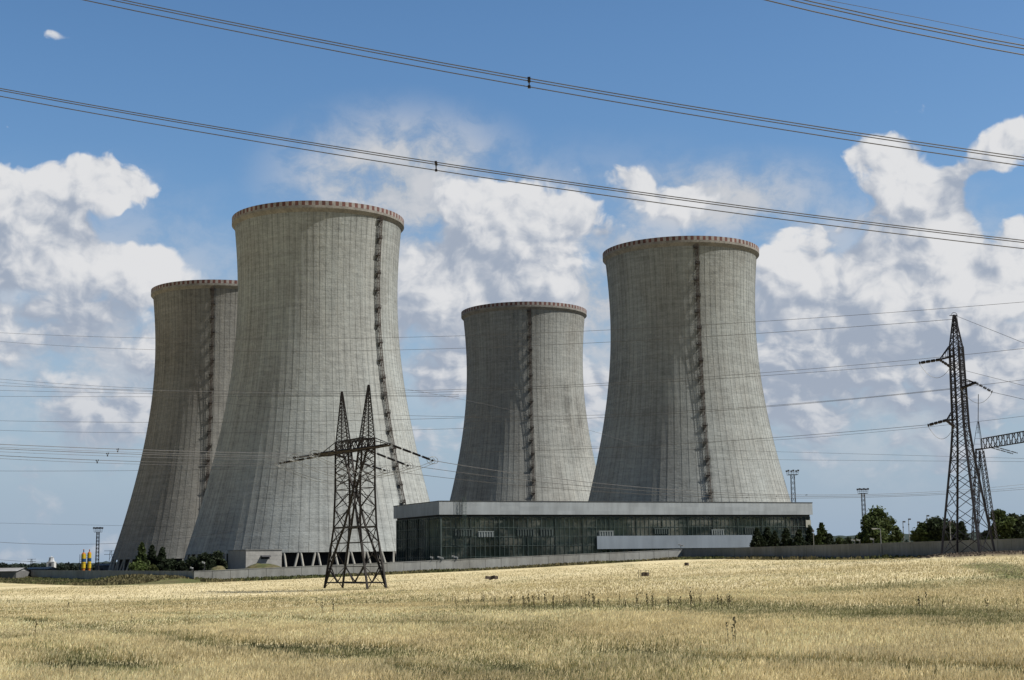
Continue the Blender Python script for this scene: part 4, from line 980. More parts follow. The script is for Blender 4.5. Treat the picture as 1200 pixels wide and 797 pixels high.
# ------------------------------------------------------------------ left background: tanks, barns, spire
YEL = simple('yellow_tank_paint', (.62, .44, .03), .5, var=.3, scale=.6); BLU = simple('blue_tank_paint', (.02, .07, .16), .5, var=.3); ORA = simple('orange_tank_paint', (.50, .17, .03), .6, var=.3)
def build_tank(px, d, pt, pb, wpx, label, tall):
    B = at(px, pb, d); zt = at(px, pt, d)[2]; base = g1(B[0], B[1]); r = wpx*d/F/2; H = zt-base; z0 = B[2]-base
    root = empty('banded_tank', (B[0], B[1], base), label, 'tank', 'yellow and blue banded tanks')
    mb = MB(); h = H-z0
    lv = [(0, 3), (z0, 1), (z0+h*.08, 0), (z0+h*.45, 1), (z0+h*.70, 0), (z0+h*.97, 1)]
    zz = [-.2, z0, z0+h*.06, z0+h*.48, z0+h*.70, z0+h]; mats = [2, 2, 0, 1, 0]
    for a, b, mi in zip(zz[:-1], zz[1:], mats): mb.lathe([(r*(1.0 if mi != 2 else .8), a), (r*(1.0 if mi != 2 else .8), b)], 20, mi=mi)
    mb.lathe([(r, z0+h), (r*.6, z0+h+.5), (.1, z0+h+.8)], 20, mi=2); mb.build('vessel', [YEL, BLU, ORA], root)
    mb = MB(); mb.tube([(0, 0, H+.6), (0, 0, H+tall)], r*.22, 10); mb.tube([(0, 0, H+tall), (0, 0, H+tall+.4)], r*.26, 10, 1); mb.build('stack', [BLU, ORA], root)
    mb = MB(); 
    for s in (-.35, .35): mb.bar((s-r*1.15, -.5, 0), (s-r*1.15, -.5, H), .15)
    for i in range(12): mb.bar((-.35-r*1.15, -.5, H*i/12), (.35-r*1.15, -.5, H*i/12), .12)
    mb.build('ladder', BLU, root)
build_tank(97.5, 600, 649.5, 667, 5.0, 'left yellow tank with blue band, orange base and thin stack', 1.6)
build_tank(104.3, 606, 648.5, 667, 4.6, 'right yellow tank with blue band, just behind its twin', 1.2)
def build_barn(px0, px1, pyt, pye, d, label, roofc):
    A = at(px0, pye, d); B = at(px1, pye, d); zt = at(px0, pyt, d)[2]; base = g1((A[0]+B[0])/2, d+5); W = B[0]-A[0]; ze = A[2]-base; zr = zt-base; D = 14.
    root = empty('barn', (A[0], d, base), label, 'building')
    mb = MB(); hexa(mb, [(0, 0, -.4), (W, 0, -.4), (W, D, -.4), (0, D, -.4), (0, 0, ze), (W, 0, ze), (W, D, ze), (0, D, ze)]); mb.build('wall', simple('barn_wall', (.16, .16, .16), .9), root)
    mb = MB(); o = .5
    mb.add([(-o, -o, ze-.1), (W+o, -o, ze-.1), (W+o, D/2, zr), (-o, D/2, zr), (W+o, D+o, ze-.1), (-o, D+o, ze-.1)], [(0, 1, 2, 3), (3, 2, 4, 5)]); mb.add([(-.01, 0, ze), (-.01, D/2, zr-.1), (-.01, D, ze)], [(0, 1, 2)]); mb.add([(W+.01, 0, ze), (W+.01, D/2, zr-.1), (W+.01, D, ze)], [(0, 2, 1)]); mb.build('roof', simple('barn_roof', roofc, .8, streak=True), root)
    mb = MB(); hexa(mb, [(W*.35, -.06, -.3), (W*.55, -.06, -.3), (W*.55, -.01, -.3), (W*.35, -.01, -.3), (W*.35, -.06, ze*.7), (W*.55, -.06, ze*.7), (W*.55, -.01, ze*.7), (W*.35, -.01, ze*.7)]); mb.build('door', simple('barn_door', (.06, .06, .065), .8), root)
build_barn(-22, 19, 666, 669.5, 480, 'grey-roofed low barn at the far left edge behind the end of the wall', (.33, .33, .33))
build_barn(30, 55, 664.8, 667, 640, 'pale-roofed low shed behind the wall at the left, beside the small spire', (.42, .41, .40))
build_barn(112, 128, 660.5, 662.6, 660, 'small flat shed between the lamp mast and the dark tower', (.25, .24, .23))
def build_spire():
    B = at(60, 667, 800); base = g1(B[0], B[1]); zt = at(59.5, 651.5, 800)[2]-base; zm = at(60, 659, 800)[2]-base
    root = empty('chapel_tower', (B[0], B[1], base), 'tiny white chapel tower with a dark belfry above the sheds at far left', 'tower')
    mb = MB(); mb.box((0, 0, zm/2), (2.0, 2.0, zm/2+.3)); mb.build('wall', simple('white_render', (.62, .62, .60), .8), root)
    mb = MB(); mb.lathe([(1.9, zm), (1.6, zm+1.), (1.3, zm+2.2), (1.5, zm+2.6), (.5, zt-.6), (.05, zt)], 8); mb.build('spire', simple('spire_pale', (.5, .52, .55), .6), root)
    mb = MB(); mb.box((0, -2.02, zm-1.2), (.7, .05, .8)); mb.build('window', simple_cache('belfry_dark'), root)
build_spire()
# far pylons at left (tiny)
def far_pylon(px, pt, d, label):
    T = at(px, pt, d); base = g1(T[0], T[1]); H = T[2]-base; root = empty('distant_pylon', (T[0], T[1], base), label, 'pylon', 'tiny distant pylons on the left horizon')
    mb = MB(); w = H*.10
    for s in (-1, 1):
        mb.bar((s*w, 0, 0), (s*w*.35, 0, H), .25)
    for i in range(5):
        a = i/5; b = (i+1)/5; mb.bar((-w*(1-.65*a), 0, H*a), (w*(1-.65*b), 0, H*b), .15)
    mb.build('body', GALVD, root); mb = MB()
    for z in (H*.98, H*.82): mb.bar((-H*.3, 0, z), (H*.3, 0, z), .25)
    mb.build('crossarm', GALVD, root)
far_pylon(37, 655, 1100, 'tiny distant pylon between the far left barn and the chapel tower'); far_pylon(130, 645, 1000, 'tiny distant pylon just left of the dark tower foot')

# field debris
def debris(px, py, wpx, hpx, label, frame=False, name='scrap_heap'):
    p = gpt(px, py+1); d = p[1]; k = d/F; z = g1(*p)+.45; root = empty(name, (p[0], p[1], z-.45), label, 'debris')
    mb = MB(); rr = random.Random(int(px))
    for i in range(7):
        c = np.array((rr.uniform(-.4, .4)*wpx*k, rr.uniform(-.3, .3), .45+hpx*k*.25)); a = rr.uniform(0, PI); A = np.array(((math.cos(a), math.sin(a), rr.uniform(-.3, .3)), (-math.sin(a), math.cos(a), 0), (0, 0, 1)))
        mb.box(c, (wpx*k*.2, .25, hpx*k*rr.uniform(.25, .45)), A)
    mb.build('scrap', simple('dark_scrap', (.05, .04, .035), .8, col2=(.14, .11, .09)), root)
    if frame:
        mb = MB()
        for x in (-4.5*k*1.0, 1.5*k, 5*k, -7*k): mb.bar((x, 0, 0), (x, 0, 10.5*k), .05)
        mb.bar((-4.5*k, 0, 9.5*k), (5*k, 0, 9.3*k), .04); mb.build('stake_frame', GALVD, root)
debris(578, 680.3, 15, 4.5, 'dark twisted scrap lying in the wheat right of the portal pylon')
debris(755.5, 677.5, 7, 5, 'dark box inside a thin stake frame standing in the wheat', True, 'staked_box')
debris(804.5, 664, 4.5, 4, 'small dark lump in the wheat just below the bend of the wall')

# soil clods around pylon foot
def clods():
    n = 900; a = RNG.uniform(0, 2*PI, n); r = 7.8*np.sqrt(RNG.random(n)); x = P2[0]+3+r*np.cos(a)/.75; y = P2[1]-1+r*np.sin(a); s = RNG.uniform(.05, .26, n); z = gz(x, y)+.7*(1-sst(r, 5, 10))
    base = np.array([(1, 0, 0), (0, 1, 0), (-1, 0, 0), (0, -1, 0), (0, 0, 1)], float); V = np.stack([x, y, z], -1)[:, None]+base[None]*s[:, None, None]*RNG.uniform(.6, 1.3, (n, 5, 1))
    f = np.array([(0, 1, 4), (1, 2, 4), (2, 3, 4), (3, 0, 4)]); Fq = ((np.arange(n)*5)[:, None, None]+f[None]).reshape(-1, 3)
    C = np.repeat(SOIL*RNG.uniform(.6, 1.6, n)[:, None], 5, 0)
    o = mesh_np('soil_clods', V.reshape(-1, 3), Fq, leafy_mat('soil', trans=0), colors=C); tag(o, 'loose brown soil clods heaped around the feet of the right pylon', 'soil', kind='stuff')
clods()

# ------------------------------------------------------------------ trees
BARK = simple('bark', (.07, .055, .04), .9, var=.4, streak=True); LEAFM = leafy_mat('foliage', trans=.3)
def build_tree(px, pt, wpx, d, label, kind='broad', col=(.06, .085, .03), seed=0, n=2600, group=None, name=None):
    rg = np.random.default_rng(seed+int(px*7)); T = at(px, pt, d); x0, y0 = T[0], T[1]; base = g1(x0, y0)-.2; H = T[2]-base; W = wpx*d/F
    name = name or {'broad': 'broadleaf_tree', 'conifer': 'conifer_tree', 'bush': 'bush'}[kind]
    root = empty(name, (x0, y0, base), label, 'bush' if kind == 'bush' else 'tree', group)
    mb = MB(); r0 = max(.12, H*.022); lean = rg.normal(0, .03, 2)*H
    tz = np.linspace(0, H*(.92 if kind == 'conifer' else .75), 7); tp = [(lean[0]*(q/H)**1.5, lean[1]*(q/H)**1.5, q) for q in tz]
    mb.tube(tp, np.linspace(r0, r0*.2, 7), 7)
    P = []; S = []; tone = []
    if kind == 'conifer':
        nl = int(H*2.4)
        for i in range(nl):
            q = (i+.5)/nl; z = H*(.06+.94*q); R_ = W/2*(1-q)**.75*(1.0+rg.normal(0, .12))
            nb = int(6+6*(1-q))
            for j in range(nb):
                a = rg.uniform(0, 2*PI); rr = R_*rg.uniform(.75, 1.15); m = int(n/nl/nb)+1
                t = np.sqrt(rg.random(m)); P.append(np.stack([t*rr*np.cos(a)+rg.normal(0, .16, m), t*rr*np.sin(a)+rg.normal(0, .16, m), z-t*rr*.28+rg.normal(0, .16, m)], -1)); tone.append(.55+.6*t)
                if j == 0 and i % 2 == 0: mb.tube([(0, 0, z), (rr*.8*math.cos(a), rr*.8*math.sin(a), z-rr*.2)], [r0*.25, .03], 4)
        sz = .26
    else:
        nc = 26 if kind == 'broad' else 14; z0 = .12 if kind == 'bush' else .16
        cs = []
        for i in range(nc):
            a = rg.uniform(0, 2*PI); q = rg.random(); prof = math.sin(PI*min(1, (.12+.88*q)))**.55; rr = W/2*prof*rg.uniform(.15, .80); z = H*(z0+(.90-z0)*q); R_ = W*rg.uniform(.13, .22)
            c = np.array((rr*math.cos(a), rr*math.sin(a), z)); cs.append((c, R_))
            if i < 12: mb.tube([(lean[0]*.2, lean[1]*.2, H*(.15+.4*q)), c*.6+np.array((0, 0, H*(.15+.4*q)*.4)), c], [r0*.5, r0*.3, .04], 5)
        cs.append((np.array((0, 0, H*.90)), W*.14)); cs.append((np.array((W*.1, 0, H*.6)), W*.22)); cs.append((np.array((-W*.1, 0, H*.45)), W*.24))
        m = n//len(cs)
        for c, R_ in cs:
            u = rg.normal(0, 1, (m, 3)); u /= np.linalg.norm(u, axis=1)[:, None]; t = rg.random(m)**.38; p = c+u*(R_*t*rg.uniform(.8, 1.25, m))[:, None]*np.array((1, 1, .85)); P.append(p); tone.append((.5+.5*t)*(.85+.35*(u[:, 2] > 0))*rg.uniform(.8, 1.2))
        sz = .30
    P = np.concatenate(P); tone = np.concatenate(tone); P = P[P[:, 2] > .1] if False else P; P[:, 2] = np.maximum(P[:, 2], .05); k = len(P)
    mb.build('trunk', BARK, root)
    s = sz*rg.uniform(.6, 1.3, k)*max(.6, min(1.3, W/5)); u = rg.normal(0, 1, (k, 3)); u /= np.linalg.norm(u, axis=1)[:, None]; v = np.cross(u, rg.normal(0, 1, (k, 3))); v /= np.linalg.norm(v, axis=1)[:, None]
    u *= s[:, None]; v *= s[:, None]*.6; V = np.stack([P-u, P-v*.9, P+u, P+v], 1).reshape(-1, 3)
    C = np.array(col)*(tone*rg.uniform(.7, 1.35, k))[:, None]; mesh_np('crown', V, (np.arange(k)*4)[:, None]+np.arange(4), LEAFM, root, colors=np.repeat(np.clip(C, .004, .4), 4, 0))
DG = (.030, .042, .022); MG = (.062, .085, .030); LG = (.085, .115, .035); YG = (.10, .115, .04)
T_ = [
 (166.5, 636.5, 26.6, 420, 'tallest pointed conifer at the left end of the clump before the dark tower', 'conifer', MG),
 (178.5, 639.5, 26.6, 426, 'second conifer in the clump before the dark tower', 'conifer', DG),
 (190, 642, 28.3, 424, 'third, darkest conifer in the clump before the dark tower', 'conifer', DG),
 (163, 658.5, 27, 412, 'low light green bush at the foot of the tallest left conifer', 'bush', LG),
 (180, 662, 19, 410, 'low light bush between the left conifers and the wall', 'bush', YG),
 (200, 656, 25.4, 430, 'dark low bush right of the left conifers', 'bush', DG),
 (213, 658, 25.4, 430, 'dark bush in the gap between the two left towers', 'bush', DG),
 (226, 652.5, 28.5, 428, 'dark bush in front of the shaded left side of the nearest tower', 'bush', DG),
 (240, 650, 31.7, 404, 'larger dark tree beside the left camera post', 'broad', DG),
 (256, 647, 28.5, 410, 'dark rounded tree touching the left end of the concrete hut', 'broad', DG),
 (887, 619.5, 31.5, 412, 'leftmost dark conifer in front of the right end of the hall', 'conifer', DG),
 (899, 618.5, 37.1, 414, 'broad dark conifer second from left at the hall end', 'conifer', DG),
 (908, 623, 22.3, 410, 'small dark conifer third from left at the hall end', 'conifer', DG),
 (921, 619.5, 27.9, 410, 'narrow dark conifer fourth from left at the hall end', 'conifer', DG),
 (936, 621.5, 29.7, 408, 'dark conifer fifth from left at the hall end', 'conifer', DG),
 (949, 617.5, 29.7, 412, 'dark conifer against the right corner of the hall', 'conifer', DG),
 (962.5, 613.5, 27.9, 405, 'tall ragged conifer just clear of the right corner of the hall', 'conifer', MG),
 (972, 626, 26, 400, 'low dark conifer right of the ragged one', 'conifer', DG),
 (983, 628.5, 17.9, 400, 'small bright green bush beyond the low conifer', 'bush', MG),
 (995, 630, 20.5, 390, 'low dark bush left of the large round tree', 'bush', DG),
 (1008, 624, 23, 320, 'dark bush at the left foot of the large round tree', 'bush', DG),
 (1029, 597, 60.2, 318, 'large round broadleaf tree standing alone behind the dark wall', 'broad', MG),
 (1050, 615, 23, 322, 'smaller tree merging with the right side of the large round tree', 'broad', MG),
 (1081, 613, 34.6, 330, 'leftmost feathery tree of the group behind the right pylon', 'broad', MG),
 (1097, 609.5, 44.9, 330, 'broad dark tree of the group behind the right pylon', 'broad', DG),
 (1113, 613, 41.5, 330, 'dark tree directly behind the right pylon legs', 'broad', DG),
 (1127, 611.5, 26, 328, 'pointed dark conifer between the pylon legs', 'conifer', DG),
 (1171, 596.5, 38, 320, 'tall tree just right of the gantry posts', 'broad', MG),
 (1186, 601, 34.6, 320, 'second tree right of the gantry posts', 'broad', DG),
 (1203, 605, 44.9, 325, 'tree cut by the right edge of the picture', 'broad', DG),
 (1156, 622, 27.6, 335, 'low tree seen through the gantry post feet', 'broad', DG),
]
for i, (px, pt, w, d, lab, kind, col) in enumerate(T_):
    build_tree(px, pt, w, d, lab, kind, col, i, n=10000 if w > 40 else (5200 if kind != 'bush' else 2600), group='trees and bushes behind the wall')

# tall weeds standing out of the wheat
def weed_mesh(seed):
    rg = random.Random(seed); mb = MB(); H = 1.0
    for s in range(rg.randint(1, 3)):
        a = rg.uniform(0, 2*PI); l = rg.uniform(.02, .14); top = np.array((math.cos(a)*l, math.sin(a)*l, H*rg.uniform(.75, 1))); p0 = np.zeros(3); mb.tube([p0, top*.5+np.array((0, 0, .02)), top], [.011, .009, .006], 5)
        for k in range(16):
            q = .45+.55*rg.random(); c = top*q; u = np.array((rg.uniform(-1, 1), rg.uniform(-1, 1), rg.uniform(.2, 1))); u /= np.linalg.norm(u); L = .05+.09*(1-q)+.03; v = np.cross(u, (rg.random(), rg.random(), .3)); v /= np.linalg.norm(v); mb.add([c, c+u*L*.5+v*.022, c+u*L, c+u*L*.5-v*.022], [(0, 1, 2, 3)])
    return mb
WEEDM = simple('dry_weed', (.085, .08, .045), .9, var=.5); wp = []
for k in range(4):
    o = weed_mesh(k).build('tall_weed', WEEDM); wp.append(o)
spots = []
rw = random.Random(5)
for x0, x1, y, n, s in ((612, 860, 714, 66, 1.0), (1010, 1200, 718, 8, .7), (0, 32, 705, 12, .8), (32, 110, 706, 7, .6), (165, 310, 703.5, 30, .6), (375, 400, 722, 3, .8), (510, 600, 712, 20, .8), (600, 690, 716, 6, .8), (330, 470, 708, 9, .6)):
    for i in range(n):
        px = rw.uniform(x0, x1); spots.append((px, y+rw.uniform(-2, 3)+(px-x0)*.004, s))
spots += [(79, 719, 1.35), (41, 755, 1.1), (219, 721, .8), (222, 721, .7), (860, 764, 1.1), (863, 766, .9), (153, 744, .6), (1051, 683, 1.0), (855, 765, 1.)]
for i, (px, py, s) in enumerate(spots):
    p = gpt(px, py+3); src = wp[i % 4]; o = src if i < 4 else src.copy()
    if i >= 4: COL.objects.link(o)
    o.location = (p[0], p[1], g1(*p)+.1); sc = (1.0 if s < 1.05 else 1.15)*rw.uniform(.5, 1.0)*(.62+.25*s); o.scale = (sc*.8, sc*.8, sc); o.rotation_euler = (0, 0, rw.uniform(0, 6.28))
    tag(o, 'dark dry weed stalk sticking up out of the wheat', 'weed', 'dark weed stalks in the wheat')

# ------------------------------------------------------------------ far hills
def hills():
    n = 900; a = np.radians(np.linspace(-60, 60, n)); D = 2400.
    hx = np.degrees(a)
    Ht = np.interp(hx, [-60, -22, -19, -14, -8, 0, 8, 12, 14, 20, 30, 60], [8, 8, 5, 6.5, 10, 20, 30, 32, 33, 34, 30, 20])
    jag = fbm(hx*5+50, hx*0+3, 5, .65)-.5; tree = 5.5*jag + 2.5*(fbm(hx*28, hx*0+9, 3)-.5)
    rows = [(1500, -6.), (2000, None), (2250, None), (2400, None), (2700, -6)]
    V = []; C = []
    for j, (r, z) in enumerate(rows):
        if j == 0: zz = np.full(n, -6.)
        elif j == 1: zz = Ht*.35
        elif j == 2: zz = Ht*.8+tree*.4
        elif j == 3: zz = Ht+tree
        else: zz = np.full(n, -6.)
        V.append(np.stack([r*np.sin(a), r*np.cos(a), zz+CZ], -1)); c = np.array((.035, .05, .042)) if j >= 1 else np.array((.05, .07, .04)); C.append(c*(.8+.4*fbm(hx*6, hx*0+j, 4))[:, None])
    V = np.array(V); m = len(rows); idx = np.arange(m*n).reshape(m, n); Fq = np.stack([idx[:-1, :-1], idx[:-1, 1:], idx[1:, 1:], idx[1:, :-1]], -1).reshape(-1, 4)
    o = mesh_np('hills', V.reshape(-1, 3), Fq, leafy_mat('far_forest', trans=0, rough=1.), colors=np.array(C).reshape(-1, 3)); tag(o, kind='structure')
hills()
def far_wood(px0, px1, pt, d, n, lab):
    """a far-off wood that reads as one mass"""
    rg = np.random.default_rng(abs(int(px0))+5); P = []; tone = []
    for i in range(n):
        px = rg.uniform(px0, px1); dd = d*rg.uniform(.97, 1.05); T = at(px, pt+rg.uniform(-.6, 2.4), dd); base = g1(T[0], T[1]); H = max(2, T[2]-base); m = 120
        u = rg.normal(0, 1, (m, 3)); u /= np.linalg.norm(u, axis=1)[:, None]; t = rg.random(m)**.4; P.append(np.array((T[0], T[1], base+H*.55))+u*t[:, None]*np.array((H*.42, H*.42, H*.5))); tone.append((.6+.5*t)*rg.uniform(.7, 1.3))
    P = np.concatenate(P); tone = np.concatenate(tone); k = len(P); s = rg.uniform(.4, 1.0, k); u = rg.normal(0, 1, (k, 3)); u /= np.linalg.norm(u, axis=1)[:, None]; v = np.cross(u, rg.normal(0, 1, (k, 3))); v /= np.linalg.norm(v, axis=1)[:, None]
    V = np.stack([P-u*s[:, None], P-v*s[:, None]*.7, P+u*s[:, None], P+v*s[:, None]*.7], 1).reshape(-1, 3); C = np.array((.032, .044, .032))*tone[:, None]
    o = mesh_np('distant_wood', V, (np.arange(k)*4)[:, None]+np.arange(4), LEAFM, colors=np.repeat(C, 4, 0)); tag(o, lab, 'wood', kind='stuff')
far_wood(-60, 150, 660.5, 900, 110, 'dark distant wood along the left horizon behind barns and tanks')
far_wood(965, 1240, 631, 620, 60, 'dark distant wood on the right horizon behind the dark wall')

# ------------------------------------------------------------------ light and sky
SUN_EL, SUN_AZ = R(49), R(100)     # azimuth clockwise from +Y (view direction)
sv = np.array((math.sin(SUN_AZ)*math.cos(SUN_EL), math.cos(SUN_AZ)*math.cos(SUN_EL), math.sin(SUN_EL)))
def sun():
    from mathutils import Vector
    l = bpy.data.lights.new('sun', 'SUN'); l.energy = 5.0; l.angle = R(.53); l.color = (1., .955, .87)
    o = bpy.data.objects.new('sun', l); COL.objects.link(o); o.rotation_euler = Vector(sv).to_track_quat('Z', 'Y').to_euler(); o.location = (60, -40, 120)
sun()
def uvpix(px, py):
    v = ray(px, py); return math.atan2(v[0], v[1])*F, math.atan2(v[2], math.hypot(v[0], v[1]))*F
def sky():
    w = bpy.data.worlds.new('World'); scene.world = w; w.use_nodes = True; nt = w.node_tree; g = G(nt); nt.nodes.clear()
    D = g.node('ShaderNodeTexCoord').outputs['Generated']; x, y, z = g.sep(D)
    hyp = g.m('SQRT', g.m('ADD', g.m('MULTIPLY', x, x), g.m('MULTIPLY', y, y)))
    u = g.m('MULTIPLY', g.m('ARCTAN2', x, y), F); v = g.m('MULTIPLY', g.m('ARCTAN2', z, hyp), F); UV = g.comb(u, v, 0.)
    # --- density group, in azimuth/elevation units
    gt = bpy.data.node_groups.new('cloud_density', 'ShaderNodeTree'); gt.interface.new_socket('UV', in_out='INPUT', socket_type='NodeSocketVector'); gt.interface.new_socket('Density', in_out='OUTPUT', socket_type='NodeSocketFloat'); gt.interface.new_socket('Warp', in_out='OUTPUT', socket_type='NodeSocketVector')
    q = G(gt); gi = q.node('NodeGroupInput'); go = q.node('NodeGroupOutput'); p = gi.outputs[0]
    wn = q.noise(p, 1/85., 3, .55, color=True); wv = q.v('SCALE', q.v('SUBTRACT', wn, (.5, .5, .5)), 48.); pw = q.v('ADD', p, q.v('MULTIPLY', wv, (1, 1, 0)))
    blobs = [  # px, py, rx, ry, weight
        (50, 245, 90, 52, .48), (105, 208, 50, 35, .50), (165, 225, 42, 30, .40), (20, 215, 45, 40, .35), (60, 320, 110, 55, .44), (190, 310, 60, 36, .42),
        (60, 400, 110, 40, .15), (110, 470, 90, 40, .15), (215, 210, 16, 14, .30),
        (742, 207, 34, 22, .36), (780, 232, 50, 24, .34), (560, 225, 60, 30, .2), (830, 235, 60, 25, .25), (600, 265, 120, 60, .42), (560, 320, 110, 60, .40), (690, 235, 80, 35, .30),
        (530, 425, 40, 50, .42), (520, 345, 70, 50, .30), (700, 300, 60, 50, .15), (690, 450, 50, 50, .35),
        (1055, 215, 75, 52, .62), (1025, 190, 45, 28, .35), (1100, 265, 50, 45, .35), (950, 265, 45, 22, .42), (925, 300, 40, 40, .35), (1010, 305, 100, 50, .34), (1100, 350, 120, 50, .36), (960, 360, 90, 60, .38),
        (1185, 172, 50, 30, .48), (1195, 270, 28, 22, .42), (1190, 330, 60, 35, .4), (1020, 430, 190, 60, .30), (1170, 420, 70, 70, .25),
        (65, 42, 34, 15, .49), (0, 150, 12, 14, .3)]
    holes = [(150, 268, 45, 16, .35), (20, 195, 22, 20, .2), (110, 375, 70, 14, .15), (60, 345, 60, 16, .2), (215, 250, 20, 40, .3), (345, 170, 75, 70, .5), (255, 215, 50, 55, .5), (700, 370, 26, 60, .35), (500, 395, 22, 18, .3), (905, 245, 60, 18, .3), (505, 130, 200, 30, .1), (1110, 165, 40, 30, .3), (80, 560, 200, 60, .12), (1060, 590, 300, 40, .28), (560, 560, 300, 40, .2), (1160, 240, 30, 34, .42), (1110, 150, 26, 30, .3), (985, 330, 50, 16, .25), (1150, 385, 60, 14, .25), (245, 245, 26, 26, .3)]
    tot = None
    for (bx, by, rx, ry, wt) in blobs + [(a, b, c, d_, -e) for a, b, c, d_, e in holes]:
        cu, cv = uvpix(bx, by); dlt = q.v('MULTIPLY_ADD', pw, (1/(rx*1.35), 1/(ry*1.35), 0.), (-cu/(rx*1.35), -cv/(ry*1.35), 0.)); L = q.v('LENGTH', dlt); s = q.m('MULTIPLY_ADD', L, -wt, wt)
        s = q.m('MAXIMUM', s, 0.) if wt > 0 else q.m('MINIMUM', s, 0.)
        tot = s if tot is None else q.m('ADD', tot, s)
    tot = q.m('MULTIPLY', tot, 1.1); tot = q.m('MINIMUM', tot, .50)
    vv = q.sep(p)[1]
    base = q.ms(vv, 260., 400., .33, 0.); low = q.ms(vv, 40., 150., -.14, 0.); high = q.ms(vv, 470., 560., 0., -.22)
    outside = q.ms(q.m('ABSOLUTE', q.sep(p)[0]), 700., 1400., 0., -.12)
    q.L.new(q.m('ADD', q.m('ADD', tot, base), q.m('ADD', q.m('ADD', low, high), outside)), go.inputs[0]); q.L.new(pw, go.inputs[1])
    def dg(vec):
        nd = nt.nodes.new('ShaderNodeGroup'); nd.node_tree = gt; g.L.new(vec, nd.inputs[0]); return nd.outputs
    c0, w0 = dg(UV); c2, w2 = dg(g.v('ADD', UV, (42., 44., 0.)))
    lowm = g.ms(v, 330., 200., 0., 1.)
    def dens(c, w_, off, det):
        wo = g.v('ADD', w_, off)
        f1 = g.noise(g.v('MULTIPLY', wo, (1, 1.35, 1)), 1/150., det, .53)
        fl = g.noise(g.v('MULTIPLY', wo, (1, 1.9, 1)), 1/75., 5, .55)
        vo = nt.nodes.new('ShaderNodeTexVoronoi'); vo.voronoi_dimensions = '2D'; vo.feature = 'F1'; vo.normalize = True; g.L.new(wo, vo.inputs['Vector'])
        vo.inputs['Scale'].default_value = 1/38.; vo.inputs['Detail'].default_value = 3 if det > 5 else 1; vo.inputs['Roughness'].default_value = .5; vo.inputs['Lacunarity'].default_value = 2.1
        puff = g.m('MULTIPLY_ADD', vo.outputs['Distance'], -.42, .13)
        n = g.m('ADD', g.m('MULTIPLY_ADD', f1, 1.35, -.675), g.m('MULTIPLY', lowm, g.m('MULTIPLY_ADD', fl, 1.1, -.55)))
        return g.m('ADD', g.m('ADD', n, puff), g.m('SUBTRACT', c, .20))
    d0 = dens(c0, w0, (0, 0, 0), 8); d1 = dens(g.m('MULTIPLY_ADD', g.m('SUBTRACT', c2, c0), .25, c0), w0, (10., 9., 0.), 7); d2 = dens(c2, w2, (0, 0, 0), 5)
    alpha = g.ms(d0, .0, g.ms(v, 200., 400., .34, .14))
    lit = g.m('SUBTRACT', g.m('MAXIMUM', d0, 0.), g.m('MAXIMUM', d1, -.06)); lit2 = g.m('SUBTRACT', g.m('MAXIMUM', d0, 0.), g.m('MAXIMUM', d2, -.06))
    fn = g.noise(g.v('MULTIPLY', w0, (1, 1.2, 1)), 1/48., 6, .6); shade = g.m('ADD', g.m('MULTIPLY', lit, 3.0), g.m('MULTIPLY', lit2, .7)); shade = g.m('ADD', shade, g.m('MULTIPLY_ADD', fn, .9, -.45)); shade = g.m('SUBTRACT', shade, g.m('MULTIPLY', g.m('MAXIMUM', d0, 0.), .30)); shade = g.ms(g.m('ADD', shade, .50), .0, 1.1, 0., 1.)
    shade = g.m('MULTIPLY', shade, g.ms(v, 20., 330., .55, 1.))
    ccol = g.mix(shade, (.35, .405, .50), (.745, .75, .765))
    ccol = g.mix(g.ms(v, 30., 220., .55, 0.), ccol, (.42, .485, .57))
    # soft steam haze drifting behind the nearest tower
    hz = None
    hn = g.noise(g.v('MULTIPLY', w0, (1, 1.3, 1)), 1/70., 6, .62)
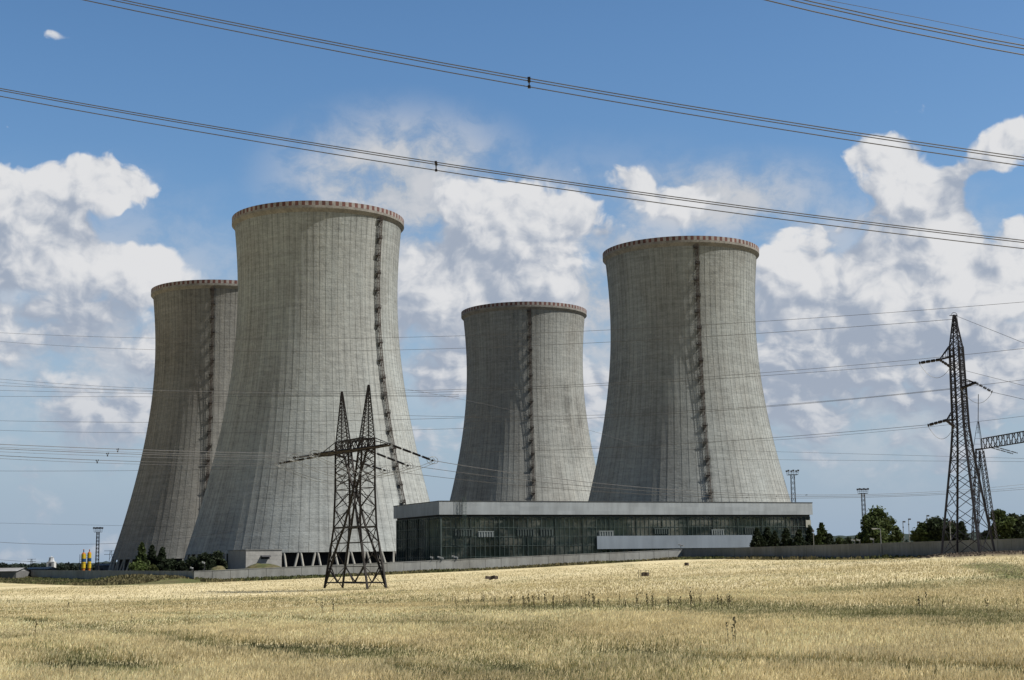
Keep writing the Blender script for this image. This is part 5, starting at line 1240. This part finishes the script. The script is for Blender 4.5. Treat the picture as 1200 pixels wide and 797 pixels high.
    for bx, by, rx, ry, wt in ((470, 215, 170, 95, 1.2), (560, 270, 190, 100, 1.1), (830, 238, 190, 60, .95), (530, 160, 80, 35, .45), (400, 260, 110, 90, .6), (620, 300, 120, 80, .5), (290, 330, 90, 60, .5), (230, 300, 80, 50, .3), (660, 350, 340, 170, .95), (110, 380, 260, 170, .75), (1060, 400, 260, 180, .75), (950, 280, 120, 80, .6)):
        cu, cv = uvpix(bx, by); L = g.v('LENGTH', g.v('MULTIPLY', g.v('SUBTRACT', UV, (cu, cv, 0.)), (1/(rx*1.25), 1/(ry*1.25), 1.))); s = g.ms(L, 0., 1., wt, 0.); hz = s if hz is None else g.m('MAXIMUM', hz, s)
    ha = g.m('MULTIPLY', hz, g.ms(hn, .28, .60, .25, 1.2), clamp=True)
    sk = g.node('ShaderNodeTexSky', sky_type='NISHITA'); sk.sun_disc = False; sk.sun_elevation = SUN_EL; sk.sun_rotation = SUN_AZ; sk.air_density = 1.0; sk.dust_density = .8; sk.ozone_density = 1.5; sk.altitude = 300
    # clear sky: physical sky pulled slightly towards grey-blue haze near the horizon (strength applied below)
    S = .125
    cl = g.mix(g.ms(v, 0., 420., .95, 0.), sk.outputs[0], tuple(c/S for c in (.36, .44, .545)))
    hs = g.node('ShaderNodeHueSaturation'); hs.inputs['Saturation'].default_value = 1.22; hs.inputs['Value'].default_value = 1.0; g.put(hs.inputs['Color'], cl)
    c1 = g.mix(ha, hs.outputs[0], g.v('SCALE', g.mix(g.ms(hn, .35, .65), (.40, .46, .54), (.58, .60, .64)), 1/S))
    c2 = g.mix(alpha, c1, g.v('SCALE', ccol, 1/S))
    # sky dimmed overhead and to the sides to cut fill light on shaded flanks
    up = g.ms(v, 560., 1500., 1., .42); side = g.ms(g.m('ABSOLUTE', u), 850., 2000., 1., .5)
    c2 = g.v('SCALE', c2, g.m('MULTIPLY', up, side))
    bg = g.node('ShaderNodeBackground'); g.put(bg.inputs[0], c2); bg.inputs[1].default_value = S
    out = g.node('ShaderNodeOutputWorld'); g.L.new(bg.outputs[0], out.inputs[0])
    w.cycles.sampling_method = 'MANUAL'; w.cycles.sample_map_resolution = 512
sky()
scene.view_settings.view_transform = 'Standard'; scene.view_settings.look = 'None'; scene.view_settings.exposure = 0; scene.view_settings.gamma = 1
scene.cycles.max_bounces = 6; scene.cycles.transparent_max_bounces = 8
